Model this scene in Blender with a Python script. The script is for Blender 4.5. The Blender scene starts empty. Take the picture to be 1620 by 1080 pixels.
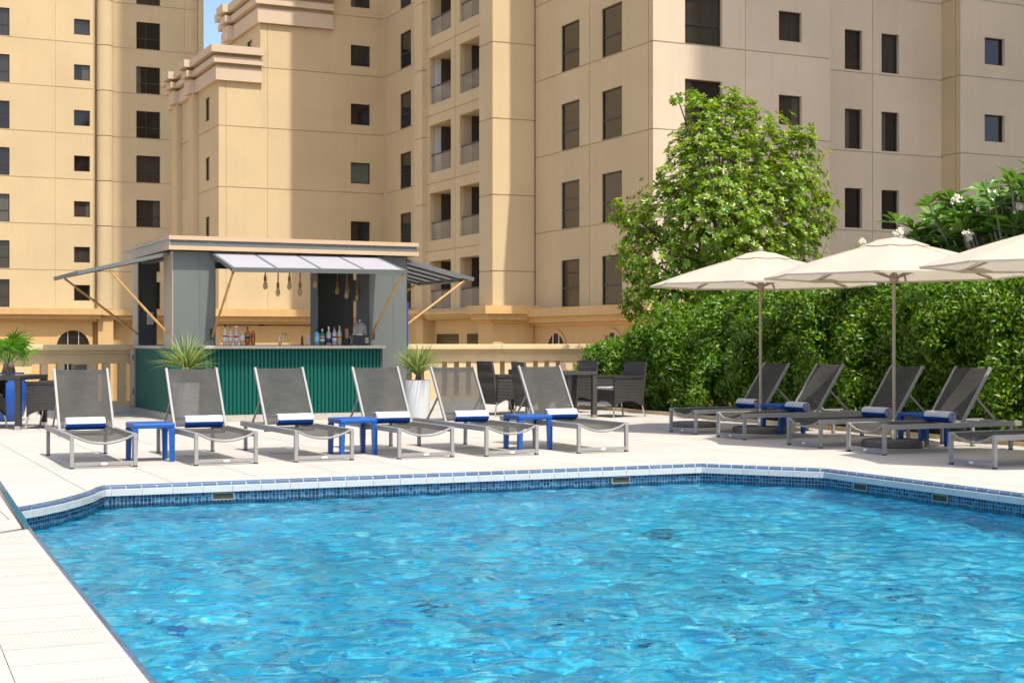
import bpy, math, random
import numpy as np
from mathutils import Vector, Matrix
random.seed(7); np.random.seed(7)
PI = math.pi; R = math.radians
sc = bpy.context.scene
col = sc.collection

# ------------------------------------------------------------------ camera, sky, sun, exposure
cam_d = bpy.data.cameras.new('camera'); cam = bpy.data.objects.new('camera', cam_d); col.objects.link(cam)
cam.location = (0, 0, 1.15); cam.rotation_euler = (R(90), 0, R(-25.6))
cam_d.sensor_width = 36; cam_d.lens = 36 * 2300 / 1620; cam_d.clip_start = 0.05; cam_d.clip_end = 5000
sc.camera = cam
SUN_EL, SUN_A = 61.0, 8.5          # elevation; degrees from -Y towards +X
world = bpy.data.worlds.new('World'); sc.world = world; world.use_nodes = True
wn = world.node_tree
sky = wn.nodes.new('ShaderNodeTexSky'); sky.sky_type = 'NISHITA'; sky.sun_disc = False
sky.sun_elevation = R(SUN_EL); sky.sun_rotation = R(180 - SUN_A); sky.dust_density = 2.4; sky.air_density = 0.75; sky.ozone_density = 1.2
bg = wn.nodes['Background']; bg.inputs[1].default_value = 0.133
wn.links.new(sky.outputs[0], bg.inputs[0])
sl = bpy.data.lights.new('sun', 'SUN'); sl.energy = 2.6; sl.angle = R(0.45); sl.color = (1.0, 0.935, 0.83)
so = bpy.data.objects.new('sun', sl); col.objects.link(so)
tosun = Vector((math.sin(R(SUN_A)) * math.cos(R(SUN_EL)), -math.cos(R(SUN_A)) * math.cos(R(SUN_EL)), math.sin(R(SUN_EL))))
so.rotation_euler = tosun.to_track_quat('Z', 'Y').to_euler(); so.location = (0, -20, 60)
sc.view_settings.view_transform = 'Standard'; sc.view_settings.look = 'None'
sc.view_settings.exposure = 1.08; sc.view_settings.gamma = 1.0; sc.view_settings.use_curve_mapping = False
sc.cycles.use_denoising = True
sc.cycles.max_bounces = 6; sc.cycles.transparent_max_bounces = 10; sc.cycles.diffuse_bounces = 3; sc.cycles.use_adaptive_sampling = True; sc.cycles.adaptive_threshold = 0.025
sc.cycles.caustics_refractive = True; sc.cycles.caustics_reflective = False
sc.cycles.sample_clamp_indirect = 4.0

# ------------------------------------------------------------------ materials
MATS = {}
def nd(nt, t, **k):
    n = nt.nodes.new(t)
    for a, v in k.items(): setattr(n, a, v)
    return n
def mat(name, rgb, rough=0.6, var=0.0, scale=8.0, bump=0.0, bscale=60.0, metal=0.0, spec=0.5, island=0.0, hue=0.0, objvar=0.0, coords='Object', stretch=(1, 1, 1), trans=0.0, alpha=1.0, rgb2=None, coat=0.0):
    if name in MATS: return MATS[name]
    m = bpy.data.materials.new(name); m.use_nodes = True; nt = m.node_tree; L = nt.links.new
    b = nt.nodes['Principled BSDF']; out = nt.nodes['Material Output']
    b.inputs['Roughness'].default_value = rough; b.inputs['Metallic'].default_value = metal
    b.inputs['Specular IOR Level'].default_value = spec; b.inputs['Coat Weight'].default_value = coat
    c = nd(nt, 'ShaderNodeRGB'); c.outputs[0].default_value = (*rgb, 1); cur = c.outputs[0]
    if coords == 'World':
        co = nd(nt, 'ShaderNodeNewGeometry').outputs['Position']
    else:
        co = nd(nt, 'ShaderNodeTexCoord').outputs[coords]
    if stretch != (1, 1, 1):
        mp = nd(nt, 'ShaderNodeMapping'); mp.inputs['Scale'].default_value = stretch; L(co, mp.inputs[0]); co = mp.outputs[0]
    if rgb2 is not None or var:
        n = nd(nt, 'ShaderNodeTexNoise'); n.inputs['Scale'].default_value = scale; n.inputs['Detail'].default_value = 6; n.inputs['Roughness'].default_value = 0.65
        L(co, n.inputs['Vector'])
    if rgb2 is not None:
        rp = nd(nt, 'ShaderNodeMapRange'); rp.inputs[1].default_value = 0.35; rp.inputs[2].default_value = 0.65
        L(n.outputs[0], rp.inputs[0])
        mx = nd(nt, 'ShaderNodeMix', data_type='RGBA'); L(rp.outputs[0], mx.inputs[0]); L(cur, mx.inputs[6]); mx.inputs[7].default_value = (*rgb2, 1); cur = mx.outputs[2]
    vals = []
    if var:
        rp = nd(nt, 'ShaderNodeMapRange'); rp.inputs[1].default_value = 0.25; rp.inputs[2].default_value = 0.75; rp.inputs[3].default_value = 1 - var; rp.inputs[4].default_value = 1 + var
        L(n.outputs[0], rp.inputs[0]); vals.append(rp.outputs[0])
    if island:
        g = nd(nt, 'ShaderNodeNewGeometry'); rp = nd(nt, 'ShaderNodeMapRange'); rp.inputs[3].default_value = 1 - island; rp.inputs[4].default_value = 1 + island
        L(g.outputs['Random Per Island'], rp.inputs[0]); vals.append(rp.outputs[0])
    if objvar:
        g = nd(nt, 'ShaderNodeObjectInfo'); rp = nd(nt, 'ShaderNodeMapRange'); rp.inputs[3].default_value = 1 - objvar; rp.inputs[4].default_value = 1 + objvar
        L(g.outputs['Random'], rp.inputs[0]); vals.append(rp.outputs[0])
    for v in vals:
        h = nd(nt, 'ShaderNodeHueSaturation'); L(v, h.inputs['Value']); L(cur, h.inputs['Color']); cur = h.outputs[0]
    if hue:
        g = nd(nt, 'ShaderNodeNewGeometry'); wv = nd(nt, 'ShaderNodeTexWhiteNoise', noise_dimensions='1D'); L(g.outputs['Random Per Island'], wv.inputs['W'])
        rp = nd(nt, 'ShaderNodeMapRange'); rp.inputs[3].default_value = 0.5 - hue; rp.inputs[4].default_value = 0.5 + hue * 0.4
        L(wv.outputs[0], rp.inputs[0]); h = nd(nt, 'ShaderNodeHueSaturation'); L(rp.outputs[0], h.inputs['Hue']); L(cur, h.inputs['Color']); cur = h.outputs[0]
    L(cur, b.inputs['Base Color'])
    if bump:
        bn = nd(nt, 'ShaderNodeTexNoise'); bn.inputs['Scale'].default_value = bscale; bn.inputs['Detail'].default_value = 4; L(co, bn.inputs['Vector'])
        bp = nd(nt, 'ShaderNodeBump'); bp.inputs['Strength'].default_value = bump; bp.inputs['Distance'].default_value = 0.01; L(bn.outputs[0], bp.inputs['Height']); L(bp.outputs[0], b.inputs['Normal'])
    sh = b.outputs[0]
    if trans:
        t = nd(nt, 'ShaderNodeBsdfTranslucent'); h = nd(nt, 'ShaderNodeHueSaturation'); h.inputs['Value'].default_value = 1.6; h.inputs['Saturation'].default_value = 1.1; L(cur, h.inputs['Color']); L(h.outputs[0], t.inputs[0])
        mx = nd(nt, 'ShaderNodeMixShader'); mx.inputs[0].default_value = trans; L(sh, mx.inputs[1]); L(t.outputs[0], mx.inputs[2]); sh = mx.outputs[0]
    if alpha < 1:
        t = nd(nt, 'ShaderNodeBsdfTransparent'); mx = nd(nt, 'ShaderNodeMixShader'); mx.inputs[0].default_value = alpha; L(t.outputs[0], mx.inputs[1]); L(sh, mx.inputs[2]); sh = mx.outputs[0]
    L(sh, out.inputs[0])
    MATS[name] = m
    return m

def stucco(name, rgb, streak=0.05):
    """painted render: broad blotches, thin vertical rain streaks, fine grain"""
    m = bpy.data.materials.new(name); m.use_nodes = True; nt = m.node_tree; L = nt.links.new
    b = nt.nodes['Principled BSDF']; b.inputs['Roughness'].default_value = 0.9; b.inputs['Specular IOR Level'].default_value = 0.15
    pos = nd(nt, 'ShaderNodeNewGeometry').outputs['Position']
    def noise(sc_, st, det):
        mp = nd(nt, 'ShaderNodeMapping'); mp.inputs['Scale'].default_value = st; L(pos, mp.inputs[0])
        n = nd(nt, 'ShaderNodeTexNoise'); n.inputs['Scale'].default_value = sc_; n.inputs['Detail'].default_value = det; L(mp.outputs[0], n.inputs['Vector']); return n.outputs[0]
    def rng(o, a, b2, lo, hi):
        r = nd(nt, 'ShaderNodeMapRange'); r.inputs[1].default_value = a; r.inputs[2].default_value = b2; r.inputs[3].default_value = lo; r.inputs[4].default_value = hi; L(o, r.inputs[0]); return r.outputs[0]
    a = rng(noise(0.35, (1, 1, 1), 5), 0.3, 0.7, 1 - 0.06, 1 + 0.04)
    s = rng(noise(1.0, (2.6, 2.6, 0.12), 5), 0.5, 0.8, 1.0, 1 - streak)
    f = rng(noise(9, (1, 1, 1), 3), 0.3, 0.7, 0.975, 1.02)
    oi = rng(nd(nt, 'ShaderNodeObjectInfo').outputs['Random'], 0, 1, 0.965, 1.02)
    v = a
    for o in (s, f, oi):
        mm = nd(nt, 'ShaderNodeMath', operation='MULTIPLY'); L(v, mm.inputs[0]); L(o, mm.inputs[1]); v = mm.outputs[0]
    h = nd(nt, 'ShaderNodeHueSaturation'); h.inputs['Color'].default_value = (*rgb, 1); L(v, h.inputs['Value']); L(h.outputs[0], b.inputs['Base Color'])
    bn = nd(nt, 'ShaderNodeTexNoise'); bn.inputs['Scale'].default_value = 30; L(pos, bn.inputs['Vector'])
    bp = nd(nt, 'ShaderNodeBump'); bp.inputs['Strength'].default_value = 0.15; bp.inputs['Distance'].default_value = 0.01; L(bn.outputs[0], bp.inputs['Height']); L(bp.outputs[0], b.inputs['Normal'])
    MATS[name] = m
    return m
M_WALL = stucco('cream_render', (0.565, 0.442, 0.26))
M_WALL2 = stucco('beige_render', (0.62, 0.525, 0.385))
M_BASE = stucco('ochre_render', (0.60, 0.40, 0.18), 0.12)
M_CORN = stucco('pale_cornice', (0.58, 0.465, 0.335))
M_BAL = stucco('balustrade_render', (0.66, 0.50, 0.29), 0.14)
M_ALU = mat('dark_window_frame', (0.035, 0.028, 0.022), 0.45, objvar=0.2)
M_GLASS = mat('window_glass', (0.016, 0.013, 0.010), 0.06, var=0.5, scale=1.3, objvar=0.5, spec=0.5, coords='World')
M_GLASS2 = mat('curtained_glass', (0.038, 0.032, 0.025), 0.12, var=0.35, scale=3.0, spec=0.5, coords='World', stretch=(3, 3, 0.2), objvar=0.3)
M_GLASS3 = mat('pale_blind_glass', (0.23, 0.27, 0.22), 0.15, var=0.15, scale=2.0)
M_CURT = mat('dim_curtain', (0.085, 0.075, 0.06), 0.15, var=0.3, scale=2.0, stretch=(9, 1, 0.3), coords='Object')
M_RAILGLASS = mat('balcony_glass', (0.34, 0.32, 0.26), 0.08, alpha=0.34, var=0.2, scale=2)
M_INT = mat('shaded_balcony_interior', (0.075, 0.058, 0.042), 0.9, var=0.1, scale=1)  # darkened in colour so the recesses read as shaded
M_WHITEW = mat('white_balcony_side', (0.7, 0.7, 0.69), 0.8)
M_ASPH = mat('pale_bounce_paving', (0.36, 0.28, 0.19), 0.9, var=0.2, scale=2, coords='World')  # unseen street, made pale to bounce warm light onto the facades
M_TILE = mat('deck_tile', (0.455, 0.428, 0.384), 0.75, var=0.06, scale=1.7, objvar=0.04, bump=0.12, bscale=90, coords='World', spec=0.25)
M_GROUT = mat('deck_grout', (0.40, 0.37, 0.325), 0.9, var=0.1, scale=4, coords='World')
M_RIB = mat('ribbed_tile', (0.46, 0.435, 0.392), 0.7, var=0.05, scale=5, coords='World', objvar=0.04)
M_BLUE_T = mat('blue_edge_tile', (0.075, 0.128, 0.212), 0.18, var=0.08, scale=20, objvar=0.14, coords='World')
M_WHITE_T = mat('white_edge_tile', (0.49, 0.505, 0.49), 0.3, var=0.05, scale=12, objvar=0.03, coords='World')
M_MOS_G = mat('mosaic_grout', (0.30, 0.42, 0.46), 0.8, var=0.15, scale=10, coords='World')
M_STEEL = mat('stainless_steel', (0.62, 0.58, 0.52), 0.22, metal=1.0)
M_DARKHOLE = mat('inlet_dark', (0.03, 0.035, 0.03), 0.7)
M_INLET = mat('inlet_frame', (0.20, 0.23, 0.19), 0.6, var=0.2, scale=30)
M_FRAME = mat('lounger_aluminium', (0.275, 0.268, 0.256), 0.5, metal=0.0, spec=0.3, objvar=0.05, var=0.05, scale=12)
M_TOWEL_W = mat('white_towel', (0.62, 0.62, 0.63), 0.95, bump=0.7, bscale=260, spec=0.05, var=0.04, scale=60)
M_TOWEL_B = mat('blue_towel', (0.014, 0.062, 0.27), 0.95, bump=0.7, bscale=260, spec=0.05, var=0.1, scale=60)
M_BADGE = mat('badge_white', (0.75, 0.74, 0.72), 0.5)
M_BLACKFOOT = mat('rubber_foot', (0.03, 0.03, 0.03), 0.8)
M_BLUE = mat('blue_powder_coat', (0.004, 0.080, 0.33), 0.32, var=0.05, scale=10, objvar=0.05)
M_CANVAS = mat('cream_canvas', (0.57, 0.505, 0.41), 0.92, var=0.04, scale=2.5, bump=0.55, bscale=9, trans=0.28, spec=0.1)
M_POLE = mat('taupe_pole', (0.34, 0.265, 0.19), 0.4, var=0.05, scale=10)
M_CONC = mat('granite_base', (0.16, 0.14, 0.12), 0.9, var=0.45, scale=60, bump=0.6, bscale=80)
M_WICK = None
M_GREEN = mat('green_panel', (0.002, 0.088, 0.066), 0.6, spec=0.25, var=0.06, scale=4, objvar=0.03)
M_KGREY = mat('kiosk_grey', (0.122, 0.135, 0.124), 0.55, var=0.05, scale=3, bump=0.05)
M_KDARK = mat('kiosk_charcoal', (0.05, 0.055, 0.058), 0.6, var=0.08, scale=4)
M_PLY_BOUNCE = mat('beige_ply_and_bounce', (0.42, 0.345, 0.25), 0.6, var=0.10, scale=6, stretch=(1, 1, 0.15))
M_TRIM = mat('pale_oak_trim', (0.50, 0.35, 0.215), 0.6, var=0.08, scale=10, stretch=(0.2, 1, 4))
M_STONE = mat('counter_stone', (0.42, 0.375, 0.315), 0.4, var=0.15, scale=25)
M_COPPER = mat('counter_inner', (0.13, 0.05, 0.03), 0.4, var=0.1)
M_AWN = mat('awning_polycarbonate', (0.52, 0.52, 0.56), 0.35, trans=0.35)
M_BAMBOO = mat('bamboo', (0.52, 0.29, 0.10), 0.45, var=0.18, scale=14, stretch=(1, 1, 0.3))
M_ROPE = mat('jute_rope', (0.36, 0.21, 0.10), 0.95, bump=0.8, bscale=150, var=0.2, scale=80)
M_BLACK = mat('black_metal', (0.02, 0.02, 0.022), 0.4)
M_POTW = mat('white_planter', (0.47, 0.485, 0.475), 0.45, var=0.03, scale=4)
M_POTB = mat('blue_planter', (0.015, 0.075, 0.32), 0.2, var=0.1, scale=5)
M_SOIL = mat('soil', (0.05, 0.035, 0.022), 0.95, var=0.3, scale=40)
M_BARK = mat('bark', (0.13, 0.095, 0.065), 0.95, var=0.3, scale=18, bump=0.6, bscale=40)
M_BARKG = mat('plumeria_bark', (0.24, 0.21, 0.16), 0.9, var=0.2, scale=18, bump=0.4, bscale=30)
M_LEAF_H = mat('hedge_leaf', (0.096, 0.212, 0.012), 0.36, island=0.65, hue=0.045, trans=0.33, spec=0.45)
M_LEAF_T = mat('tree_leaf', (0.145, 0.262, 0.014), 0.32, island=0.6, hue=0.055, trans=0.36, spec=0.5)
M_LEAF_P = mat('plumeria_leaf', (0.115, 0.235, 0.040), 0.28, island=0.4, hue=0.03, trans=0.25, spec=0.55)
M_LEAF_O = mat('yellow_leaf', (0.30, 0.27, 0.03), 0.5, island=0.3, trans=0.3)
M_PETAL = mat('plumeria_petal', (0.80, 0.72, 0.62), 0.6, island=0.1, trans=0.2)
M_YUCCA = mat('yucca_blade', (0.21, 0.29, 0.085), 0.5, island=0.35, trans=0.25, hue=0.02)
M_PALM = mat('palm_blade', (0.10, 0.25, 0.025), 0.45, island=0.35, trans=0.35, hue=0.03)
def wicker():
    m = bpy.data.materials.new('black_wicker'); m.use_nodes = True; nt = m.node_tree; L = nt.links.new
    b = nt.nodes['Principled BSDF']; b.inputs['Roughness'].default_value = 0.42
    co = nd(nt, 'ShaderNodeTexCoord').outputs['Object']
    def wave(ax):
        w = nd(nt, 'ShaderNodeTexWave', wave_type='BANDS', bands_direction=ax); w.inputs['Scale'].default_value = 14; w.inputs['Distortion'].default_value = 0.6; L(co, w.inputs[0]); return w.outputs['Fac']
    x, y, z = wave('X'), wave('Y'), wave('Z')
    a = nd(nt, 'ShaderNodeMath', operation='MAXIMUM'); L(x, a.inputs[0]); L(y, a.inputs[1])
    mu = nd(nt, 'ShaderNodeMath', operation='MULTIPLY'); L(a.outputs[0], mu.inputs[0]); L(z, mu.inputs[1])
    r = nd(nt, 'ShaderNodeMix', data_type='RGBA'); L(mu.outputs[0], r.inputs[0]); r.inputs[6].default_value = (0.012, 0.011, 0.010, 1); r.inputs[7].default_value = (0.062, 0.057, 0.053, 1)
    L(r.outputs[2], b.inputs['Base Color'])
    bp = nd(nt, 'ShaderNodeBump'); bp.inputs['Strength'].default_value = 0.8; bp.inputs['Distance'].default_value = 0.006; L(mu.outputs[0], bp.inputs['Height']); L(bp.outputs[0], b.inputs['Normal'])
    return m
M_WICK = wicker()
def sling(name, rgb, alpha):
    """woven mesh fabric: fine grid of threads that lets a little of the background through"""
    m = bpy.data.materials.new(name); m.use_nodes = True; nt = m.node_tree; L = nt.links.new
    b = nt.nodes['Principled BSDF']; b.inputs['Roughness'].default_value = 0.7; b.inputs['Specular IOR Level'].default_value = 0.2
    co = nd(nt, 'ShaderNodeTexCoord').outputs['Object']
    n1 = nd(nt, 'ShaderNodeTexNoise'); mp = nd(nt, 'ShaderNodeMapping'); mp.inputs['Scale'].default_value = (2.5, 60, 60); L(co, mp.inputs[0]); L(mp.outputs[0], n1.inputs['Vector']); n1.inputs['Scale'].default_value = 2.5; n1.inputs['Detail'].default_value = 4
    n2 = nd(nt, 'ShaderNodeTexNoise'); L(co, n2.inputs['Vector']); n2.inputs['Scale'].default_value = 4
    ad = nd(nt, 'ShaderNodeMath', operation='ADD'); L(n1.outputs[0], ad.inputs[0]); L(n2.outputs[0], ad.inputs[1])
    rp = nd(nt, 'ShaderNodeMapRange'); rp.inputs[1].default_value = 0.7; rp.inputs[2].default_value = 1.3; rp.inputs[3].default_value = 0.75; rp.inputs[4].default_value = 1.25; L(ad.outputs[0], rp.inputs[0])
    h = nd(nt, 'ShaderNodeHueSaturation'); h.inputs['Color'].default_value = (*rgb, 1); L(rp.outputs[0], h.inputs['Value']); L(h.outputs[0], b.inputs['Base Color'])
    t = nd(nt, 'ShaderNodeBsdfTransparent'); mx = nd(nt, 'ShaderNodeMixShader'); mx.inputs[0].default_value = alpha
    L(t.outputs[0], mx.inputs[1]); L(b.outputs[0], mx.inputs[2]); L(mx.outputs[0], nt.nodes['Material Output'].inputs[0])
    return m
M_SLING = sling('grey_mesh_sling', (0.060, 0.058, 0.053), 0.87)
def stripes():
    m = bpy.data.materials.new('striped_cushion'); m.use_nodes = True; nt = m.node_tree; L = nt.links.new
    co = nd(nt, 'ShaderNodeTexCoord').outputs['Object']
    w = nd(nt, 'ShaderNodeTexWave', wave_type='BANDS', bands_direction='X'); w.inputs['Scale'].default_value = 9; L(co, w.inputs[0])
    r = nd(nt, 'ShaderNodeValToRGB'); r.color_ramp.elements[0].color = (0.03, 0.03, 0.035, 1); r.color_ramp.elements[0].position = 0.42; r.color_ramp.elements[1].color = (0.75, 0.75, 0.73, 1); r.color_ramp.elements[1].position = 0.5
    L(w.outputs['Fac'], r.inputs[0]); b = nt.nodes['Principled BSDF']; b.inputs['Roughness'].default_value = 0.9; L(r.outputs[0], b.inputs['Base Color'])
    return m
M_STRIPE = stripes()
def mosaic_mat():
    m = bpy.data.materials.new('blue_mosaic'); m.use_nodes = True; nt = m.node_tree; L = nt.links.new
    g = nd(nt, 'ShaderNodeNewGeometry'); wn_ = nd(nt, 'ShaderNodeTexWhiteNoise', noise_dimensions='1D'); L(g.outputs['Random Per Island'], wn_.inputs['W'])
    r = nd(nt, 'ShaderNodeValToRGB'); r.color_ramp.interpolation = 'CONSTANT'
    cols = [(0, (0.008, 0.035, 0.075)), (0.22, (0.015, 0.075, 0.16)), (0.45, (0.022, 0.11, 0.22)), (0.68, (0.04, 0.17, 0.29)), (0.86, (0.010, 0.045, 0.12))]
    while len(r.color_ramp.elements) < len(cols): r.color_ramp.elements.new(0.5)
    for e, (p, c) in zip(r.color_ramp.elements, cols): e.position = p; e.color = (*c, 1)
    L(wn_.outputs[0], r.inputs[0]); b = nt.nodes['Principled BSDF']; b.inputs['Roughness'].default_value = 0.15; L(r.outputs[0], b.inputs['Base Color'])
    return m
M_MOS = mosaic_mat()
def pool_floor_mat():
    m = bpy.data.materials.new('pool_floor_mosaic'); m.use_nodes = True; nt = m.node_tree; L = nt.links.new
    pos = nd(nt, 'ShaderNodeNewGeometry').outputs['Position']
    v = nd(nt, 'ShaderNodeVectorMath', operation='SCALE'); v.inputs['Scale'].default_value = 1 / 0.08; L(pos, v.inputs[0])
    fl = nd(nt, 'ShaderNodeVectorMath', operation='FLOOR'); L(v.outputs[0], fl.inputs[0])
    w = nd(nt, 'ShaderNodeTexWhiteNoise', noise_dimensions='3D'); L(fl.outputs[0], w.inputs['Vector'])
    r = nd(nt, 'ShaderNodeValToRGB'); r.color_ramp.interpolation = 'CONSTANT'
    cols = POOL_COLS
    while len(r.color_ramp.elements) < len(cols): r.color_ramp.elements.new(0.5)
    for e, (p, c) in zip(r.color_ramp.elements, cols): e.position = p; e.color = (*c, 1)
    L(w.outputs[0], r.inputs[0])
    n = nd(nt, 'ShaderNodeTexNoise'); n.inputs['Scale'].default_value = 0.8; n.inputs['Detail'].default_value = 3; L(pos, n.inputs['Vector'])
    rp = nd(nt, 'ShaderNodeMapRange'); rp.inputs[1].default_value = 0.3; rp.inputs[2].default_value = 0.7; rp.inputs[3].default_value = 0.85; rp.inputs[4].default_value = 1.12; L(n.outputs[0], rp.inputs[0])
    h = nd(nt, 'ShaderNodeHueSaturation'); L(rp.outputs[0], h.inputs['Value']); L(r.outputs[0], h.inputs['Color'])
    b = nt.nodes['Principled BSDF']; b.inputs['Roughness'].default_value = 0.6; L(h.outputs[0], b.inputs['Base Color'])
    return m
POOL_COLS = [(0, (0.05, 0.54, 0.79)), (0.30, (0.10, 0.64, 0.84)), (0.60, (0.03, 0.44, 0.73)), (0.74, (0.26, 0.73, 0.85)), (0.86, (0.52, 0.82, 0.88)), (0.96, (0.012, 0.22, 0.54))]
M_FLOOR = pool_floor_mat()
def water_mat():
    m = bpy.data.materials.new('pool_water'); m.use_nodes = True; nt = m.node_tree; L = nt.links.new
    nt.nodes.remove(nt.nodes['Principled BSDF']); out = nt.nodes['Material Output']
    pos = nd(nt, 'ShaderNodeNewGeometry').outputs['Position']
    n = nd(nt, 'ShaderNodeTexNoise'); n.inputs['Scale'].default_value = 20; n.inputs['Detail'].default_value = 4; n.inputs['Distortion'].default_value = 0.8; L(pos, n.inputs['Vector'])
    bp = nd(nt, 'ShaderNodeBump'); bp.inputs['Strength'].default_value = 0.25; bp.inputs['Distance'].default_value = 0.010; L(n.outputs[0], bp.inputs['Height'])
    tint = (0.56, 0.95, 1.0, 1)
    tr = nd(nt, 'ShaderNodeBsdfTransparent'); tr.inputs[0].default_value = tint
    rf = nd(nt, 'ShaderNodeBsdfRefraction'); rf.inputs['Color'].default_value = tint; rf.inputs['IOR'].default_value = 1.33; rf.inputs['Roughness'].default_value = 0.0; L(bp.outputs[0], rf.inputs['Normal'])
    m1 = nd(nt, 'ShaderNodeMixShader'); m1.inputs[0].default_value = 1.0; L(tr.outputs[0], m1.inputs[1]); L(rf.outputs[0], m1.inputs[2])
    gl = nd(nt, 'ShaderNodeBsdfGlossy'); gl.inputs['Roughness'].default_value = 0.02; L(bp.outputs[0], gl.inputs['Normal'])
    fr = nd(nt, 'ShaderNodeFresnel'); fr.inputs['IOR'].default_value = 1.14; L(bp.outputs[0], fr.inputs['Normal'])
    m2 = nd(nt, 'ShaderNodeMixShader'); L(fr.outputs[0], m2.inputs[0]); L(m1.outputs[0], m2.inputs[1]); L(gl.outputs[0], m2.inputs[2])
    L(m2.outputs[0], out.inputs[0])
    return m
M_WATER = water_mat()
def glassy(name, rgb, alpha=0.5, rough=0.05):
    return mat(name, rgb, rough, alpha=alpha, spec=0.8)

# ------------------------------------------------------------------ mesh helpers
class MB:
    def __init__(s): s.v = []; s.f = []
    def add(s, vs, fs):
        o = len(s.v); s.v += [tuple(p) for p in vs]; s.f += [tuple(i + o for i in f) for f in fs]; return s
    def box(s, x0, x1, y0, y1, z0, z1):
        return s.add([(x0, y0, z0), (x1, y0, z0), (x1, y1, z0), (x0, y1, z0), (x0, y0, z1), (x1, y0, z1), (x1, y1, z1), (x0, y1, z1)],
                     [(0, 3, 2, 1), (4, 5, 6, 7), (0, 1, 5, 4), (1, 2, 6, 5), (2, 3, 7, 6), (3, 0, 4, 7)])
    def bar(s, p, q, w, h=None, up=(0, 0, 1)):
        """square bar from p to q, w across, h along 'up'"""
        h = h or w; p = Vector(p); q = Vector(q); d = (q - p).normalized(); u = Vector(up)
        if abs(d.dot(u)) > 0.99: u = Vector((0, 1, 0))
        r = d.cross(u).normalized(); u = r.cross(d).normalized()
        vs = []
        for e in (p, q):
            for a, b in ((-1, -1), (1, -1), (1, 1), (-1, 1)): vs.append(e + r * a * w / 2 + u * b * h / 2)
        return s.add(vs, [(0, 1, 2, 3), (7, 6, 5, 4), (0, 4, 5, 1), (1, 5, 6, 2), (2, 6, 7, 3), (3, 7, 4, 0)])
    def tube(s, pts, rad, n=8, cap=True):
        pts = [Vector(p) for p in pts]; rs = rad if isinstance(rad, (list, tuple)) else [rad] * len(pts)
        o = len(s.v); pr = None
        for i, p in enumerate(pts):
            d = (pts[min(i + 1, len(pts) - 1)] - pts[max(i - 1, 0)]).normalized()
            u = pr if pr is not None else (Vector((0, 0, 1)) if abs(d.z) < 0.9 else Vector((1, 0, 0)))
            r = d.cross(u).normalized(); u = r.cross(d).normalized(); pr = u
            for k in range(n):
                a = 2 * PI * k / n; s.v.append(tuple(p + (r * math.cos(a) + u * math.sin(a)) * rs[i]))
        for i in range(len(pts) - 1):
            for k in range(n):
                a = o + i * n + k; b = o + i * n + (k + 1) % n; s.f.append((a, b, b + n, a + n))
        if cap:
            s.f.append(tuple(o + k for k in range(n))[::-1]); s.f.append(tuple(o + (len(pts) - 1) * n + k for k in range(n)))
        return s
    def lathe(s, prof, n=20, c=(0, 0, 0), cap=True):
        o = len(s.v)
        for r, z in prof:
            for k in range(n):
                a = 2 * PI * k / n; s.v.append((c[0] + r * math.cos(a), c[1] + r * math.sin(a), c[2] + z))
        for i in range(len(prof) - 1):
            for k in range(n):
                a = o + i * n + k; b = o + i * n + (k + 1) % n; s.f.append((a, b, b + n, a + n))
        if cap:
            s.f.append(tuple(o + k for k in range(n))[::-1]); s.f.append(tuple(o + (len(prof) - 1) * n + k for k in range(n)))
        return s
    def mesh(s, name, m, smooth=False):
        me = bpy.data.meshes.new(name); me.from_pydata(s.v, [], s.f); me.materials.append(m)
        if smooth:
            me.polygons.foreach_set('use_smooth', [True] * len(me.polygons)); me.update()
            try: me.set_sharp_from_angle(angle=R(40))
            except Exception: pass
        me.update(); return me
    def build(s, name, m, parent=None, smooth=False, bevel=0):
        return obj(name, s.mesh(name, m, smooth), parent, bevel=bevel)
def obj(name, me, parent=None, loc=None, rot=None, bevel=0):
    o = bpy.data.objects.new(name, me); col.objects.link(o)
    if parent: o.parent = parent
    if loc: o.location = loc
    if rot: o.rotation_euler = rot
    if bevel:
        b = o.modifiers.new('bevel', 'BEVEL'); b.width = bevel; b.segments = 2; b.limit_method = 'ANGLE'
    return o
def tag(o, label=None, cat=None, group=None, kind=None):
    for k, v in (('label', label), ('category', cat), ('group', group), ('kind', kind)):
        if v: o[k] = v
    return o
def thing(name, label, cat, loc=(0, 0, 0), rotz=0, group=None):
    o = bpy.data.objects.new(name, None); col.objects.link(o); o.location = loc; o.rotation_euler = (0, 0, rotz); o.empty_display_size = 0.2
    return tag(o, label, cat, group)
KIDS = {}
def copy_tree(o, parent=None):
    c = o.copy(); col.objects.link(c); c.parent = parent
    for ch in [x for x in ALLKIDS(o)]: copy_tree(ch, c)
    return c
def ALLKIDS(o): return list(o.children)
def npmesh(name, V, Fq, m, smooth=False):
    me = bpy.data.meshes.new(name); n = len(Fq); k = Fq.shape[1]
    me.vertices.add(len(V)); me.vertices.foreach_set('co', V.astype(np.float32).ravel())
    me.loops.add(n * k); me.loops.foreach_set('vertex_index', Fq.astype(np.int32).ravel())
    me.polygons.add(n); me.polygons.foreach_set('loop_start', np.arange(0, n * k, k, dtype=np.int32)); me.polygons.foreach_set('loop_total', np.full(n, k, dtype=np.int32))
    if smooth: me.polygons.foreach_set('use_smooth', np.ones(n, dtype=bool))
    me.materials.append(m); me.update(calc_edges=True); me.validate(); return me
def unit(a): return a / np.maximum(np.linalg.norm(a, axis=-1, keepdims=True), 1e-6)
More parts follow.
